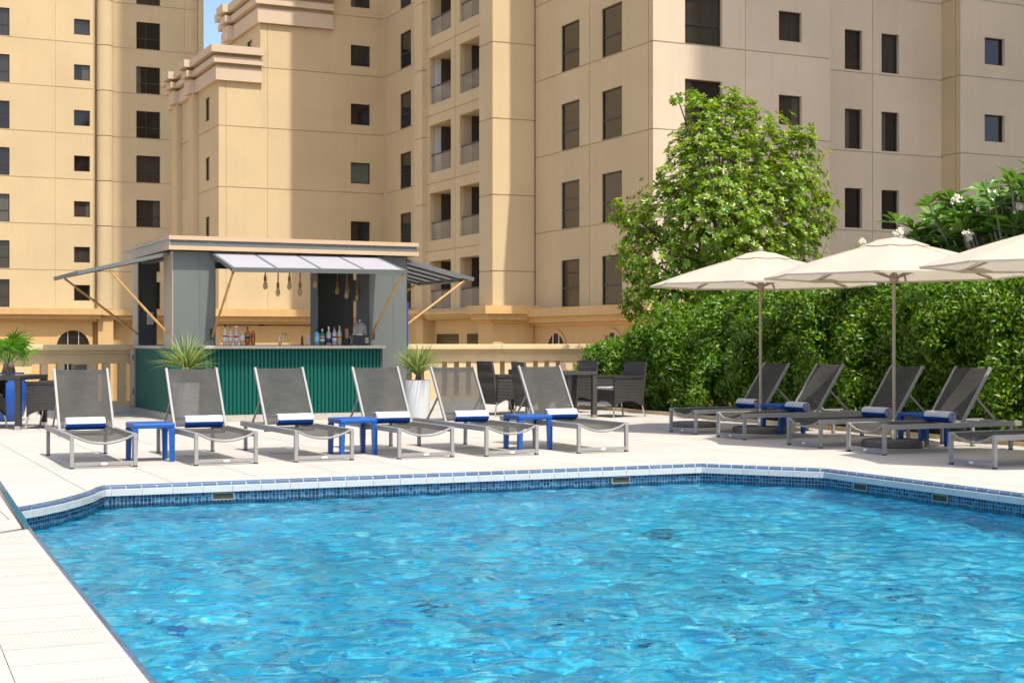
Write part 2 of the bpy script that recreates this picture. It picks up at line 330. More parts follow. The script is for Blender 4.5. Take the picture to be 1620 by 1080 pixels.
def leaves(P, D, N, length, width, fold=0.25, wp=0.52):
    """P base points, D leaf directions, N leaf normals -> verts, quads (two folded quads a leaf)"""
    D = unit(D); S = unit(np.cross(D, N)); N = unit(np.cross(S, D)); l = np.asarray(length)[:, None]; w = np.asarray(width)[:, None]
    mid = P + D * l * 0.6 - N * l * 0.04; tip = P + D * l - N * l * 0.12
    a = P + D * l * wp + S * w * 0.5 + N * w * fold; b = P + D * l * wp - S * w * 0.5 + N * w * fold
    n = len(P); V = np.stack([P, a, tip, b, mid], 1).reshape(-1, 3); i = np.arange(n)[:, None] * 5
    F = np.concatenate([i + np.array([[0, 4, 2, 1]]), i + np.array([[0, 3, 2, 4]])], 0)
    return V, F

# ------------------------------------------------------------------ setting: ground, deck, pool
def sheet(name, x0, x1, y0, y1, z, m):
    return tag(MB().add([(x0, y0, z), (x1, y0, z), (x1, y1, z), (x0, y1, z)], [(0, 1, 2, 3)]).build(name, m), kind='structure')
sheet('ground', -1500, 1500, -1500, 1500, -7.0, M_ASPH)

POOL_TOP = [(1.216, 10.48), (1.27, 10.61), (1.42, 10.77), (1.60, 11.0), (1.76, 11.26), (1.90, 11.52), (2.0, 11.78), (2.07, 11.90), (7.54, 11.60), (8.27, 10.66)]
POOL_X1, POOL_Y0 = 8.27, -4.0
def left_x(y): return 1.216 - 0.0356 * (10.48 - y)      # the near left edge runs slightly askew
POOL_X0 = left_x(POOL_Y0)
def clip(poly, a, b, c, keep_out):
    """clip by a*x+b*y+c; keeps >0 when keep_out else <=0"""
    res = []; n = len(poly)
    for i in range(n):
        p, q = poly[i], poly[(i + 1) % n]; dp = a * p[0] + b * p[1] + c; dq = a * q[0] + b * q[1] + c
        if not keep_out: dp, dq = -dp, -dq
        if dp >= 0: res.append(p)
        if (dp > 0 and dq < 0) or (dp < 0 and dq > 0):
            t = dp / (dp - dq); res.append((p[0] + (q[0] - p[0]) * t, p[1] + (q[1] - p[1]) * t))
    return res
def area(p): return 0.5 * sum(p[i][0] * p[(i + 1) % len(p)][1] - p[(i + 1) % len(p)][0] * p[i][1] for i in range(len(p)))
def subtract(poly, conv):
    """poly minus convex ccw 'conv' -> list of polygons"""
    out = []; cur = poly
    for i in range(len(conv)):
        p, q = conv[i], conv[(i + 1) % len(conv)]; ex, ey = q[0] - p[0], q[1] - p[1]
        a, b = ey, -ex; c = -(a * p[0] + b * p[1])          # >0 outside for ccw
        o = clip(cur, a, b, c, True)
        if len(o) > 2 and abs(area(o)) > 1e-5: out.append(o)
        cur = clip(cur, a, b, c, False)
        if len(cur) < 3 or abs(area(cur)) < 1e-6: return out if len(cur) < 3 or True else out
    return out
TRAPS = [[(x0, POOL_Y0), (x1, POOL_Y0), (x1, y1), (x0, y0)] for (x0, y0), (x1, y1) in zip(POOL_TOP[:-1], POOL_TOP[1:])]
TRAPS.append([(POOL_X0, POOL_Y0), (POOL_TOP[0][0], POOL_Y0), POOL_TOP[0]])
def minus_pool(poly):
    ps = [poly]
    for t in TRAPS:
        nx = []
        for p in ps: nx += subtract(p, t)
        ps = nx
    return ps
DX0, DX1, DY0, DY1 = -9.0, 14.6, -6.0, 24.6
deck = MB()
for p in minus_pool([(DX0, DY0), (DX1, DY0), (DX1, DY1), (DX0, DY1)]): deck.add([(x, y, -0.014) for x, y in p], [tuple(range(len(p)))])
deck = tag(deck.build('pool_deck', M_GROUT), kind='structure')
podium = MB()
for a, b in (((DX0, DY0), (DX1, DY0)), ((DX1, DY0), (DX1, DY1)), ((DX1, DY1), (DX0, DY1)), ((DX0, DY1), (DX0, DY0))):
    podium.add([(a[0], a[1], -7), (b[0], b[1], -7), (b[0], b[1], -0.016), (a[0], a[1], -0.016)], [(0, 1, 2, 3)])
tag(podium.build('podium_wall', M_BAL), kind='structure')
# tiles
CS, CC = math.sin(R(25.6)), math.cos(R(25.6))
def proj(x, y, z=0):
    d = x * CS + y * CC; r = x * CC - y * CS
    return (810 + 2300 * r / d, 540 - 2300 * (z - 1.15) / d, d) if d > 0.3 else None
TW = 0.75; G = 0.0035
RIB = 0.42         # ribbed strip beside the left pool edge
full = MB().box(-TW / 2 + G, TW / 2 - G, -TW / 2 + G, TW / 2 - G, -0.013, 0).mesh('tile', M_TILE)
cand = []
nx0, nx1 = math.floor((DX0 + 0.1) / TW), math.ceil((DX1 - 0.1) / TW)
for i in range(nx0, nx1):
    for j in range(math.floor(DY0 / TW), math.ceil(DY1 / TW)):
        x0, x1 = i * TW + 0.38, (i + 1) * TW + 0.38; y0, y1 = j * TW + 0.2, (j + 1) * TW + 0.2
        x0, x1, y0, y1 = max(x0, DX0), min(x1, DX1), max(y0, DY0), min(y1, DY1)
        if x1 - x0 < 0.02 or y1 - y0 < 0.02: continue
        q = [(x0 + G, y0 + G), (x1 - G, y0 + G), (x1 - G, y1 - G), (x0 + G, y1 - G)]
        polys = []
        for p in minus_pool(q):
            polys += subtract(p, [(POOL_X0 - RIB, POOL_Y0), (POOL_X0, POOL_Y0), (left_x(9.9), 9.9), (left_x(9.9) - RIB, 9.9)])
        polys = [p for p in polys if abs(area(p)) > 1e-4]
        if not polys: continue
        pr = proj((x0 + x1) / 2, (y0 + y1) / 2); seen = pr and -60 < pr[0] < 1680 and 560 < pr[1] < 1130
        size = sum(abs(area(p)) for p in polys) / (pr[2] ** 3) if seen else -1
        whole = len(polys) == 1 and abs(area(polys[0]) - (TW - 2 * G) ** 2) < 1e-3
        cand.append((size, (x0 + x1) / 2, (y0 + y1) / 2, polys, whole))
cand.sort(key=lambda c: -c[0])
rest = MB()
def tile_poly(mb, p, cx=0, cy=0):
    n = len(p); vs = [(x - cx, y - cy, 0) for x, y in p] + [(x - cx, y - cy, -0.013) for x, y in p]
    mb.add(vs, [tuple(range(n))] + [(i, i + n, (i + 1) % n + n, (i + 1) % n) for i in range(n)])
for k, (size, cx, cy, polys, whole) in enumerate(cand):
    if k < 300 and size > 0:
        if whole: obj('tile', full, deck, (cx, cy, 0))
        else:
            mb = MB()
            for p in polys: tile_poly(mb, p, cx, cy)
            obj('tile', mb.mesh('tile', M_TILE), deck, (cx, cy, 0))
    else:
        for p in polys: tile_poly(rest, p)
tag(rest.build('tile', M_TILE, deck), kind='stuff')
# ribbed anti-slip strip: real ribs on slabs
slab = MB(); sl_len = 0.30; nrib = 22
for k in range(nrib):
    w = (RIB - 0.03) / nrib; x = -RIB / 2 + 0.015 + k * w
    slab.box(x, x + w * 0.74, G, sl_len - G, -0.010, 0.0)
slab.box(-RIB / 2 + G, RIB / 2 - G, G, sl_len - G, -0.0135, -0.0009)
slab = slab.mesh('ribbed_slab', M_RIB)
y = 9.9 - sl_len
while y > -1.0:
    obj('ribbed_slab', slab, deck, (left_x(y) - RIB / 2, y, 0), (0, 0, -0.0356)); y -= sl_len

# pool edge path (deck edge), walked with the water on the right hand side
EDGE = [(POOL_X0, POOL_Y0)] + POOL_TOP + [(POOL_X1, POOL_Y0)]
pool = thing('swimming_pool', 'blue tiled swimming pool filling the foreground in front of the loungers', 'pool', (0, 0, 0))
def inset_pts(pts, d):
    res = []
    for i, p in enumerate(pts):
        ns = []
        for a, b in ((i - 1, i), (i, i + 1)):
            if a < 0 or b >= len(pts): continue
            ex, ey = pts[b][0] - pts[a][0], pts[b][1] - pts[a][1]; l = math.hypot(ex, ey); ns.append((ey / l, -ex / l))
        nx, ny = sum(n[0] for n in ns), sum(n[1] for n in ns); l = math.hypot(nx, ny); nx, ny = nx / l, ny / l
        k = d / max(0.3, nx * ns[0][0] + ny * ns[0][1]); res.append((p[0] + nx * k, p[1] + ny * k))
    return res
class Path:
    def __init__(s, pts):
        s.p = pts; s.l = [0]
        for a, b in zip(pts[:-1], pts[1:]): s.l.append(s.l[-1] + math.hypot(b[0] - a[0], b[1] - a[1]))
    def seg(s, t):
        for i in range(len(s.p) - 1):
            if t <= s.l[i + 1] + 1e-9: return i, (t - s.l[i]) / (s.l[i + 1] - s.l[i])
        return len(s.p) - 2, 1.0
PE = Path(EDGE); LT = PE.l[-1]
ring = {}
def at(t, d):
    """point on the edge at arc length t, inset by d towards the water"""
    if d not in ring: ring[d] = inset_pts(EDGE, d)
    q = ring[d]; i, f = PE.seg(t)
    return (q[i][0] + (q[i + 1][0] - q[i][0]) * f, q[i][1] + (q[i + 1][1] - q[i][1]) * f)
def prof_piece(t0, t1, prof):
    mb = MB(); ts = [t0] + [l for l in PE.l if t0 + 0.01 < l < t1 - 0.01] + [t1]; n = len(prof)
    for t in ts: mb.v += [(*at(t, d), z) for d, z in prof]
    for i in range(len(ts) - 1):
        for k in range(n):
            a, b = i * n + k, i * n + (k + 1) % n; mb.f.append((a, b, b + n, a + n))
    mb.f.append(tuple(range(n))[::-1]); mb.f.append(tuple(range((len(ts) - 1) * n, len(ts) * n)))
    return mb
bull = [(0.001, -0.015), (0.001, 0.001), (0.014, -0.0005), (0.026, -0.006), (0.033, -0.014), (0.036, -0.029), (0.015, -0.029)]
white = [(0.010, -0.031), (0.039, -0.031), (0.042, -0.034), (0.042, -0.084), (0.010, -0.084)]
grout = [(-0.01, -0.03), (-0.005, -0.004), (0.013, -0.004), (0.023, -0.010), (0.030, -0.017), (0.032, -0.030), (0.032, -0.081), (0.0, -0.081)]
prof_piece(3.0, LT, grout).build('edge_bedding', M_WHITE_T, pool)
t = 4.0; k = 0
def near_vertex(t, p): return next((l for l in PE.l if abs(l - t) < p * 0.45), None)
while t < LT - 7:
    t1 = t + 0.122; prof_piece(t + 0.0045, t1 - 0.0045, bull).build('edge_tile', M_BLUE_T, pool); t = t1
t = 4.0
while t < LT - 7:
    t1 = t + 0.244; prof_piece(t + 0.0015, t1 - 0.0015, white).build('coping_block', M_WHITE_T, pool); t = t1
prof_piece(3.0, 4.0, bull).build('edge_tile', M_BLUE_T, pool)
# wall behind the mosaic, and the mosaic itself
WATER_Z = -0.160; FLOOR_Z = -1.10; dW = 0.020
wall = MB()
q = inset_pts(EDGE, dW - 0.006)
for a, b in zip(q[:-1], q[1:]): wall.add([(*a, FLOOR_Z - 0.02), (*b, FLOOR_Z - 0.02), (*b, -0.07), (*a, -0.07)], [(0, 1, 2, 3)])
a, b = q[-1], q[0]; wall.add([(*a, FLOOR_Z - 0.02), (*b, FLOOR_Z - 0.02), (*b, -0.02), (*a, -0.02)], [(0, 1, 2, 3)])
wall.build('pool_wall', M_FLOOR, pool).cycles.is_caustics_receiver = True
band = MB(); q = inset_pts(EDGE, dW - 0.003)
for a, b in zip(q[:-1], q[1:]): band.add([(*a, -0.36), (*b, -0.36), (*b, -0.07), (*a, -0.07)], [(0, 1, 2, 3)])
band.build('mosaic_bedding', M_MOS_G, pool)
mos = MB(); pit = 0.031; t = 12.5
while t < LT - 7.5:
    a, b = at(t + 0.0022, dW), at(t + pit - 0.0022, dW)
    for r in range(9):
        z1 = -0.086 - r * pit; z0 = z1 - pit + 0.0044
        mos.add([(*a, z0), (*b, z0), (*b, z1), (*a, z1)], [(0, 1, 2, 3)])
    t += pit
tag(mos.build('mosaic_tiles', M_MOS, pool), kind='stuff')
MB().box(POOL_X0 - 0.2, POOL_X1 + 0.2, POOL_Y0 - 0.2, 12.2, FLOOR_Z - 0.05, FLOOR_Z).build('pool_floor', M_FLOOR, pool).cycles.is_caustics_receiver = True
M_MOTIF = mat('navy_mosaic', (0.01, 0.03, 0.16), 0.4, island=0.4)
for k in range(20):
    px = random.uniform(560, 1600); py = random.uniform(830, 1075) if k % 3 else random.uniform(820, 900)
    d = 2300 * (1.15 - WATER_Z) / (py - 540); r = (px - 810) / 2300 * d; x, y = r * CC + d * CS, -r * CS + d * CC
    x += CS * 1.2; y += CC * 1.2
    mb = MB(); rot = random.uniform(0, PI); s_ = random.uniform(0.7, 1.3) * 0.055
    for (a, b) in random.sample([(0, 0), (1, 0), (2, 0), (-1, 0), (0, 1), (1, 1), (-2, 1), (2, -1), (3, 0), (-1, -1)], 6):
        cx, cy = a * s_ * math.cos(rot) - b * s_ * math.sin(rot), a * s_ * math.sin(rot) + b * s_ * math.cos(rot)
        mb.box(cx - s_ * 0.46, cx + s_ * 0.46, cy - s_ * 0.46, cy + s_ * 0.46, 0, 0.003)
    o = mb.build('floor_motif', M_MOTIF, pool); o.location = (x, y, FLOOR_Z + 0.0005)
# skimmer openings
def inlet(t, z=-0.122):
    c = at(t, dW); c2 = at(t + 0.05, dW); ang = math.atan2(c2[1] - c[1], c2[0] - c[0])
    mb = MB(); w, h = 0.095, 0.032
    for x0, x1, z0, z1 in ((-w, -w + 0.012, -h, h), (w - 0.012, w, -h, h), (-w + 0.012, w - 0.012, h - 0.01, h), (-w + 0.012, w - 0.012, -h, -h + 0.01)): mb.box(x0, x1, -0.012, 0.004, z0, z1)
    o = mb.build('skimmer_inlet', M_INLET, pool); o.location = (c[0], c[1], z); o.rotation_euler = (0, 0, ang)
    MB().box(-w + 0.012, w - 0.012, -0.003, 0.002, -h + 0.01, h - 0.01).build('inlet_shade_plate', M_DARKHOLE, o)  # solid dark plate stands in for the shadowed hole
lF = PE.l[8]     # start of the long far edge (after the curved corner)
inlet(lF + 0.95); inlet(lF + 4.62)
lR = PE.l[10]
inlet(lR + 0.5); inlet(lR + 1.5)
# water with small standing ripples
wx = np.arange(POOL_X0 - 0.02, POOL_X1 + 0.03, 0.0135); wy = np.concatenate([np.arange(POOL_Y0, 3.5, 0.05), np.arange(3.5, 12.0, 0.0135)])
X, Y = np.meshgrid(wx, wy); Z = np.zeros_like(X); rng = np.random.RandomState(3)
for k in range(70):
    lam = math.exp(rng.uniform(math.log(0.062), math.log(0.31))); th = rng.normal(1.9, 0.95); amp = 0.0020 * (lam / 0.4) ** 1.75; ph = rng.uniform(0, 2 * PI)
    kx, ky = math.cos(th) * 2 * PI / lam, math.sin(th) * 2 * PI / lam
    Z += amp * np.sin(kx * X + ky * Y + ph + 0.8 * np.sin(0.9 * X + 1.3 * Y + k))
V = np.stack([X, Y, Z + WATER_Z], -1).reshape(-1, 3); nyy, nxx = X.shape
ii = (np.arange(nyy - 1)[:, None] * nxx + np.arange(nxx - 1)[None, :]).ravel(); Fq = np.stack([ii, ii + 1, ii + nxx + 1, ii + nxx], 1)
sl.cycles.is_caustics_light = True
water = obj('pool_water', npmesh('pool_water', V, Fq, M_WATER, True)); tag(water, kind='structure'); water.cycles.is_caustics_caster = True
# hand rail at the left corner
hr = thing('pool_handrail', 'flat stainless steel handrail dipping into the left corner of the pool', 'handrail', (1.0, 9.2, 0))
def flat_rail(dx):
    pts = [(0.26 + dx, 0.36, -0.42), (0.215 + dx, 0.26, -0.12), (0.15 + dx, 0.13, 0.04), (0.0 + dx, -0.14, 0.26), (-0.10 + dx, -0.34, 0.40), (-0.22 + dx, -0.56, 0.48), (-0.36 + dx, -0.80, 0.46), (-0.42 + dx, -0.92, 0.36), (-0.44 + dx, -0.96, 0.0)]
    mb = MB()
    for a, b in zip(pts[:-1], pts[1:]): mb.bar(a, b, 0.022, 0.05)
    return mb
flat_rail(0).build('rail', M_STEEL, hr)
MB().lathe([(0.05, 0), (0.05, 0.008), (0.02, 0.015)], 16, (-0.44, -0.96, 0)).build('base_flange', M_STEEL, hr, True)

# ------------------------------------------------------------------ buildings
def frange(a, step, n): return [a + step * i for i in range(n)]
PCACHE = {}
def panel_mesh(w, h, holes, m, le=True, re=True, depth=0.26):
    key = (le, re, round(w, 3), round(h, 3), tuple(tuple(round(q, 3) for q in hl) for hl in holes), m.name)
    if key in PCACHE: return PCACHE[key]
    xs = sorted({0, w} | {q for hl in holes for q in hl[:2]}); zs = sorted({0, h} | {q for hl in holes for q in hl[2:]})
    mb = MB()
    inside = lambda x, z: any(a < x < b and c < z < d for a, b, c, d in holes)
    for x0, x1 in zip(xs[:-1], xs[1:]):
        for z0, z1 in zip(zs[:-1], zs[1:]):
            if not inside((x0 + x1) / 2, (z0 + z1) / 2): mb.add([(x0, 0, z0), (x1, 0, z0), (x1, 0, z1), (x0, 0, z1)], [(0, 1, 2, 3)])
    def side(x0, z0, x1, z1): mb.add([(x0, 0, z0), (x1, 0, z1), (x1, depth, z1), (x0, depth, z0)], [(0, 1, 2, 3)])
    if le: side(0, 0, 0, h)
    if re: side(w, h, w, 0)
    side(0, h, w, h); side(w, 0, 0, 0)
    jg, jd = 0.044, 0.035
    if re: mb.add([(w, jd, 0), (w + jg, jd, 0), (w + jg, jd, h + jg), (w, jd, h + jg)], [(0, 1, 2, 3)])
    mb.add([(0, jd, h), (w, jd, h), (w, jd, h + jg), (0, jd, h + jg)], [(0, 1, 2, 3)])
    for a, b, c, d in holes: side(a, c, a, d); side(a, d, b, d); side(b, d, b, c); side(b, c, a, c)
    PCACHE[key] = mb.mesh('panel', m); return PCACHE[key]
WCACHE = {}
def window_meshes(w, h, mull, vm, gl, sh=0.0):
    key = (sh, round(w, 3), round(h, 3), mull, vm, gl.name)
    if key in WCACHE: return WCACHE[key]
    f = 0.055; mb = MB()
    mb.box(0, f, 0.15, 0.21, 0, h); mb.box(w - f, w, 0.15, 0.21, 0, h); mb.box(f, w - f, 0.15, 0.21, h - f, h); mb.box(f, w - f, 0.15, 0.21, 0, f)
    if mull: mb.box(f, w - f, 0.155, 0.205, mull - 0.03, mull + 0.03)
    if vm: mb.box(w * vm - 0.025, w * vm + 0.025, 0.16, 0.20, f, h - f)
    pn = MB().box(f - 0.01, w - f + 0.01, 0.19, 0.20, f - 0.01, h - f + 0.01)
    for q_ in (mb, pn): q_.v = [(x, y - sh, z) for x, y, z in q_.v]
    WCACHE[key] = (mb.mesh('window', M_ALU), pn.mesh('pane', gl)); return WCACHE[key]
wcount = [0]
def face(b, kind, plane, xb, zb, m, wins=(), holes=(), glass=None):
    """kind F: faces -Y on plane Y, xb are X breaks. kind L: faces -X on plane X, xb are -Y breaks.
    wins/holes: (x0, x1, dz0, dz1, mullion, vertical mullion)"""
    rot = (0, 0, 0) if kind == 'F' else (0, 0, -PI / 2); B = b.location
    def place(x, z): return (x - B.x, plane - B.y, z - B.z) if kind == 'F' else (plane - B.x, -x - B.y, z - B.z)
    g = 0.022
    for i, (x0, x1) in enumerate(zip(xb[:-1], xb[1:])):
        for j, (z0, z1) in enumerate(zip(zb[:-1], zb[1:])):
            l = x0 + (g if i else 0); r = x1 - (g if i < len(xb) - 2 else 0); bo = z0 + (g if j else 0); to = z1 - g
            hs = []
            for w in list(wins) + list(holes):
                if l < (w[0] + w[1]) / 2 < r and (len(w) < 7 or j in w[6]):
                    if z0 + w[3] <= to: hs.append((w[0] - l, w[1] - l, z0 + w[2] - bo, z0 + w[3] - bo))
            obj('panel', panel_mesh(r - l, to - bo, hs, m, i > 0, i < len(xb) - 2), b, place(l, bo), rot)
            for w in wins:
                if l < (w[0] + w[1]) / 2 < r and (len(w) < 7 or j in w[6]) and z0 + w[3] <= to:
                    wcount[0] += 1
                    gl = glass or (M_GLASS2 if (wcount[0] * 7919) % 5 < 2 else M_GLASS)
                    fm, pm = window_meshes(w[1] - w[0], w[3] - w[2], w[4] if len(w) > 4 else 0, w[5] if len(w) > 5 else 0, gl, 0.10 if kind == 'L' else 0.0)
                    wo = obj('window', fm, b, place(w[0], z0 + w[2]), rot); obj('pane', pm, wo)
                    if kind == 'F' and (wcount[0] * 37) % 3 == 0 and not glass:
                        rw = random.Random(wcount[0]); ww, hh = w[1] - w[0], w[3] - w[2]; c0 = 0.06; c1 = c0 + ww * rw.uniform(0.12, 0.45)
                        if rw.random() < 0.5: c0, c1 = ww - c1, ww - c0
                        obj('curtain', MB().box(c0, c1, 0.186, 0.1895, 0.06, hh - 0.06).mesh('curtain', M_CURT), wo)
def wbox(b, name, x0, x1, y0, y1, z0, z1, m, bevel=0):
    B = b.location; return MB().box(x0 - B.x, x1 - B.x, y0 - B.y, y1 - B.y, z0 - B.z, z1 - B.z).build(name, m, b, bevel=bevel)
def arch_window(b, kind, plane, x0, x1, zs, ztop):
    """round headed opening with dark glass, moulded surround; sits 3 cm proud"""
    B = b.location; c = (x0 + x1) / 2; r = (x1 - x0) / 2; n = 20; z1 = ztop - r
    def P_(x, dep, z): return (x - B.x, plane + dep - B.y, z - B.z) if kind == 'F' else (plane + dep - B.x, -x - B.y, z - B.z)
    ring_ = lambda rr: [(c - rr, zs)] + [(c - rr * math.cos(PI * k / n), z1 + rr * math.sin(PI * k / n)) for k in range(n + 1)] + [(c + rr, zs)]
    o_, i_ = ring_(r + 0.16), ring_(r); mb = MB(); k = len(o_)
    mb.v = [P_(x, -0.05, z) for x, z in o_] + [P_(x, -0.05, z) for x, z in i_] + [P_(x, 0.05, z) for x, z in o_] + [P_(x, 0.06, z) for x, z in i_]
    for a in range(k - 1): mb.f += [(a, a + 1, k + a + 1, k + a), (a, 2 * k + a, 2 * k + a + 1, a + 1), (k + a, k + a + 1, 3 * k + a + 1, 3 * k + a)]
    w = mb.build('arched_window', M_BASE, b)
    pm = MB(); pm.v = [P_(x, -0.02, z) for x, z in i_]; pm.f = [tuple(range(k))]; pm.build('pane', M_GLASS, w)
    bars = MB()
    for q in (-0.33, 0.33): p0, p1 = P_(c + q * r * 2 * 0.5, -0.035, zs), P_(c + q * r, -0.035, z1 + r * math.sqrt(1 - q * q)); bars.bar(p0, p1, 0.05, 0.03, up=(1, 0, 0))
    bars.build('mullion', M_WHITEW, w)
def ledge(b, x0, x1, y0, y1, ztop, s=1.0, ends=(1, 1)):
    """two-step projecting string course wrapped round the -X and -Y sides of a footprint"""
    for k, (p, za, zb_) in enumerate(((0.62, 0.0, 0.36), (0.40, 0.36, 0.62), (0.16, 0.62, 0.74))):
        p *= s; wbox(b, 'string_course', x0 - p, x1 + p * ends[1], y0 - p, y1, ztop - zb_ * s + (0.002 if k else 0), ztop - za * s - 0.002 * k, M_BASE)

Z0 = -7.0; ZT = 150.0
# -- the large building right of centre
bb = thing('apartment_tower', 'large beige apartment tower with shaded windows behind the big green tree', 'building', (36, 52, Z0))
zb = [2.57, 5.85, 9.15, 12.45, 15.75, 19.05, 22.35]
wbox(bb, 'core_wall', 28.66, 36.40, 47.26, 58.5, Z0, ZT, M_WALL2)
wbox(bb, 'core_wall', 36.40, 43.9, 48.87, 58.4, Z0, ZT, M_WALL2)
wbox(bb, 'core_wall', 44.12, 62, 47.72, 58.3, Z0, ZT, M_WALL2)
tw = (0.03, 1.99, 0.78)
face(bb, 'F', 47.0, [28.4, 32.56, 36.64], zb, M_WALL2, wins=[(29.81, 31.50, *tw), (34.15, 35.26, 0.53, 1.70)])
face(bb, 'L', 28.4, [-56.9, -51.98, -47.34, -47.0], zb, M_WALL, wins=[(-54.46, -52.84, *tw), (-50.96, -49.34, *tw)])
face(bb, 'F', 48.6, [36.64, 40.1, 43.85], [z - 0.06 for z in zb], M_WALL2, wins=[(38.65, 39.56, 0.10, 1.76), (40.58, 41.52, 0.10, 1.76)])
face(bb, 'L', 43.85, [-48.6, -47.75, -47.45], zb, M_WALL)
face(bb, 'F', 47.45, [43.85, 52.0, 62.0], zb, M_WALL2, wins=[(45.2, 46.34, 0.58, 1.74), (49.2, 50.3, 0.58, 1.74)])
MB().box(-0.2, 0.03, -1.5, 0.2, -0.1, ZT + 6.9).build('core_wall', M_WALL2, bb).location = (36.6 - 36, 48.6 - 52, 0)
ledge(bb, 28.4, 36.64, 47.0, 57.0, 2.57); ledge(bb, 36.8, 43.5, 48.6, 58, 2.55); ledge(bb, 43.85, 62, 47.45, 58, 2.55)
wbox(bb, 'base_wall', 28.42, 36.62, 47.02, 58.2, Z0, 1.9, M_BASE)
wbox(bb, 'base_wall', 36.62, 62, 47.6, 58.1, Z0, 1.9, M_BASE)
arch_window(bb, 'L', 28.42, -55.75, -54.1, -2.0, 1.50)
arch_window(bb, 'L', 28.42, -50.9, -49.3, -2.0, 1.50)
# -- balcony wing with its corner pier
bw = thing('balcony_wing', 'tan apartment wing with two columns of recessed balconies and a tall corner pier', 'building', (30, 64, Z0))
wbox(bw, 'core_wall', 26.62, 28.40, 57.26, 58.6, Z0, ZT, M_WALL)
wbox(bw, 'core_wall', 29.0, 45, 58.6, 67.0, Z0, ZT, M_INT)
wbox(bw, 'core_wall', 26.98, 29.0, 66.2, 66.98, Z0, ZT, M_WALL)
wbox(bw, 'core_wall', 29.36, 45, 67.0, 77.6, Z0, ZT, M_WALL)
face(bw, 'F', 57.0, [26.38, 28.41], [2.70, 4.2, 7.5, 10.8, 14.1, 17.4, 20.7, 24.0], M_WALL)
face(bw, 'L', 26.38, [-58.4, -57.0], [2.70, 4.2, 7.5, 10.8, 14.1, 17.4, 20.7, 24.0], M_WALL)
BZ = [2.2, 5.5, 8.8, 12.1, 15.4, 18.7, 22.0]
face(bw, 'L', 27.0, [-66.0, -62.5, -58.4], BZ, M_WALL, holes=[(-65.64, -63.02, 0.53, 2.84), (-61.97, -59.3, 0.53, 2.84)])
for j in range(6):
    z = BZ[j] + 0.53
    for n_, (ya, yb) in enumerate(((63.02, 65.64), (59.3, 61.97))):
        bal = wbox(bw, 'balcony', 27.24, 29.0, ya - 0.2, yb + 0.2, z - 0.16, z - 0.02, M_WALL)
        B = bal; o = bw.location
        def sub(name, x0, x1, y0, y1, za, zc, m): MB().box(x0 - o.x, x1 - o.x, y0 - o.y, y1 - o.y, za - o.z, zc - o.z).build(name, m, B)
        sub('ceiling', 27.24, 29.0, ya - 0.2, yb + 0.2, z + 2.33, z + 2.42, M_CORN)
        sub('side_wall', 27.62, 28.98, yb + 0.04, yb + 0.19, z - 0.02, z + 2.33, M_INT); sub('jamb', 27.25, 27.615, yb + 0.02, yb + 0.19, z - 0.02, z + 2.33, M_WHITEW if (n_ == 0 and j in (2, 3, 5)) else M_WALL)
        sub('side_wall', 27.25, 29.0, ya - 0.19, ya - 0.02, z - 0.02, z + 2.33, M_WALL)
        sub('back_door', 28.90, 28.97, ya + 0.02, yb - 0.25, z - 0.02, z + 2.15, M_GLASS)
        sub('glass_rail', 27.10, 27.115, ya + 0.02, yb - 0.02, z + 0.02, z + 0.84, M_RAILGLASS)
        sub('handrail', 27.08, 27.14, ya + 0.01, yb - 0.01, z + 0.84, z + 0.90, M_ALU)
face(bw, 'L', 26.75, [-67.0, -66.0], [2.7, 4.5, 7.8, 11.1, 14.4, 17.7, 21.0, 24], M_WALL)
face(bw, 'F', 66.0, [26.75, 27.0], [2.7, 4.5, 7.8, 11.1, 14.4, 17.7, 21.0, 24], M_WALL)
mz = [2.9, 6.2, 9.5, 12.8, 16.1, 19.4, 22.7]
face(bw, 'L', 29.1, [-77.5, -67.0], mz, M_WALL, wins=[(-75.0, -73.4, 0.03, 1.97, 0.78)])
ledge(bw, 26.38, 28.41, 57.0, 58.4, 2.70, ends=(1, 0)); ledge(bw, 27.0, 29, 58.4, 66, 2.6, 0.5); ledge(bw, 26.75, 29, 66, 67.0, 2.7, 0.6); ledge(bw, 29.1, 30, 67.0, 77.4, 2.72, 0.6)
wbox(bw, 'base_wall', 26.42, 28.38, 57.04, 58.6, Z0, 2.0, M_BASE)
wbox(bw, 'base_wall', 27.4, 29.0, 58.6, 66, Z0, 2.2, M_BASE)
wbox(bw, 'base_wall', 26.8, 29.0, 66.05, 67.0, Z0, 2.3, M_BASE); wbox(bw, 'base_wall', 29.08, 30.0, 67.0, 77.3, Z0, 2.3, M_BASE)
for (ya, yb) in ((63.02, 65.64), (59.3, 61.97)): wbox(bw, 'lower_opening', 27.36, 27.39, ya, yb, -2.4, 1.5, M_GLASS2)
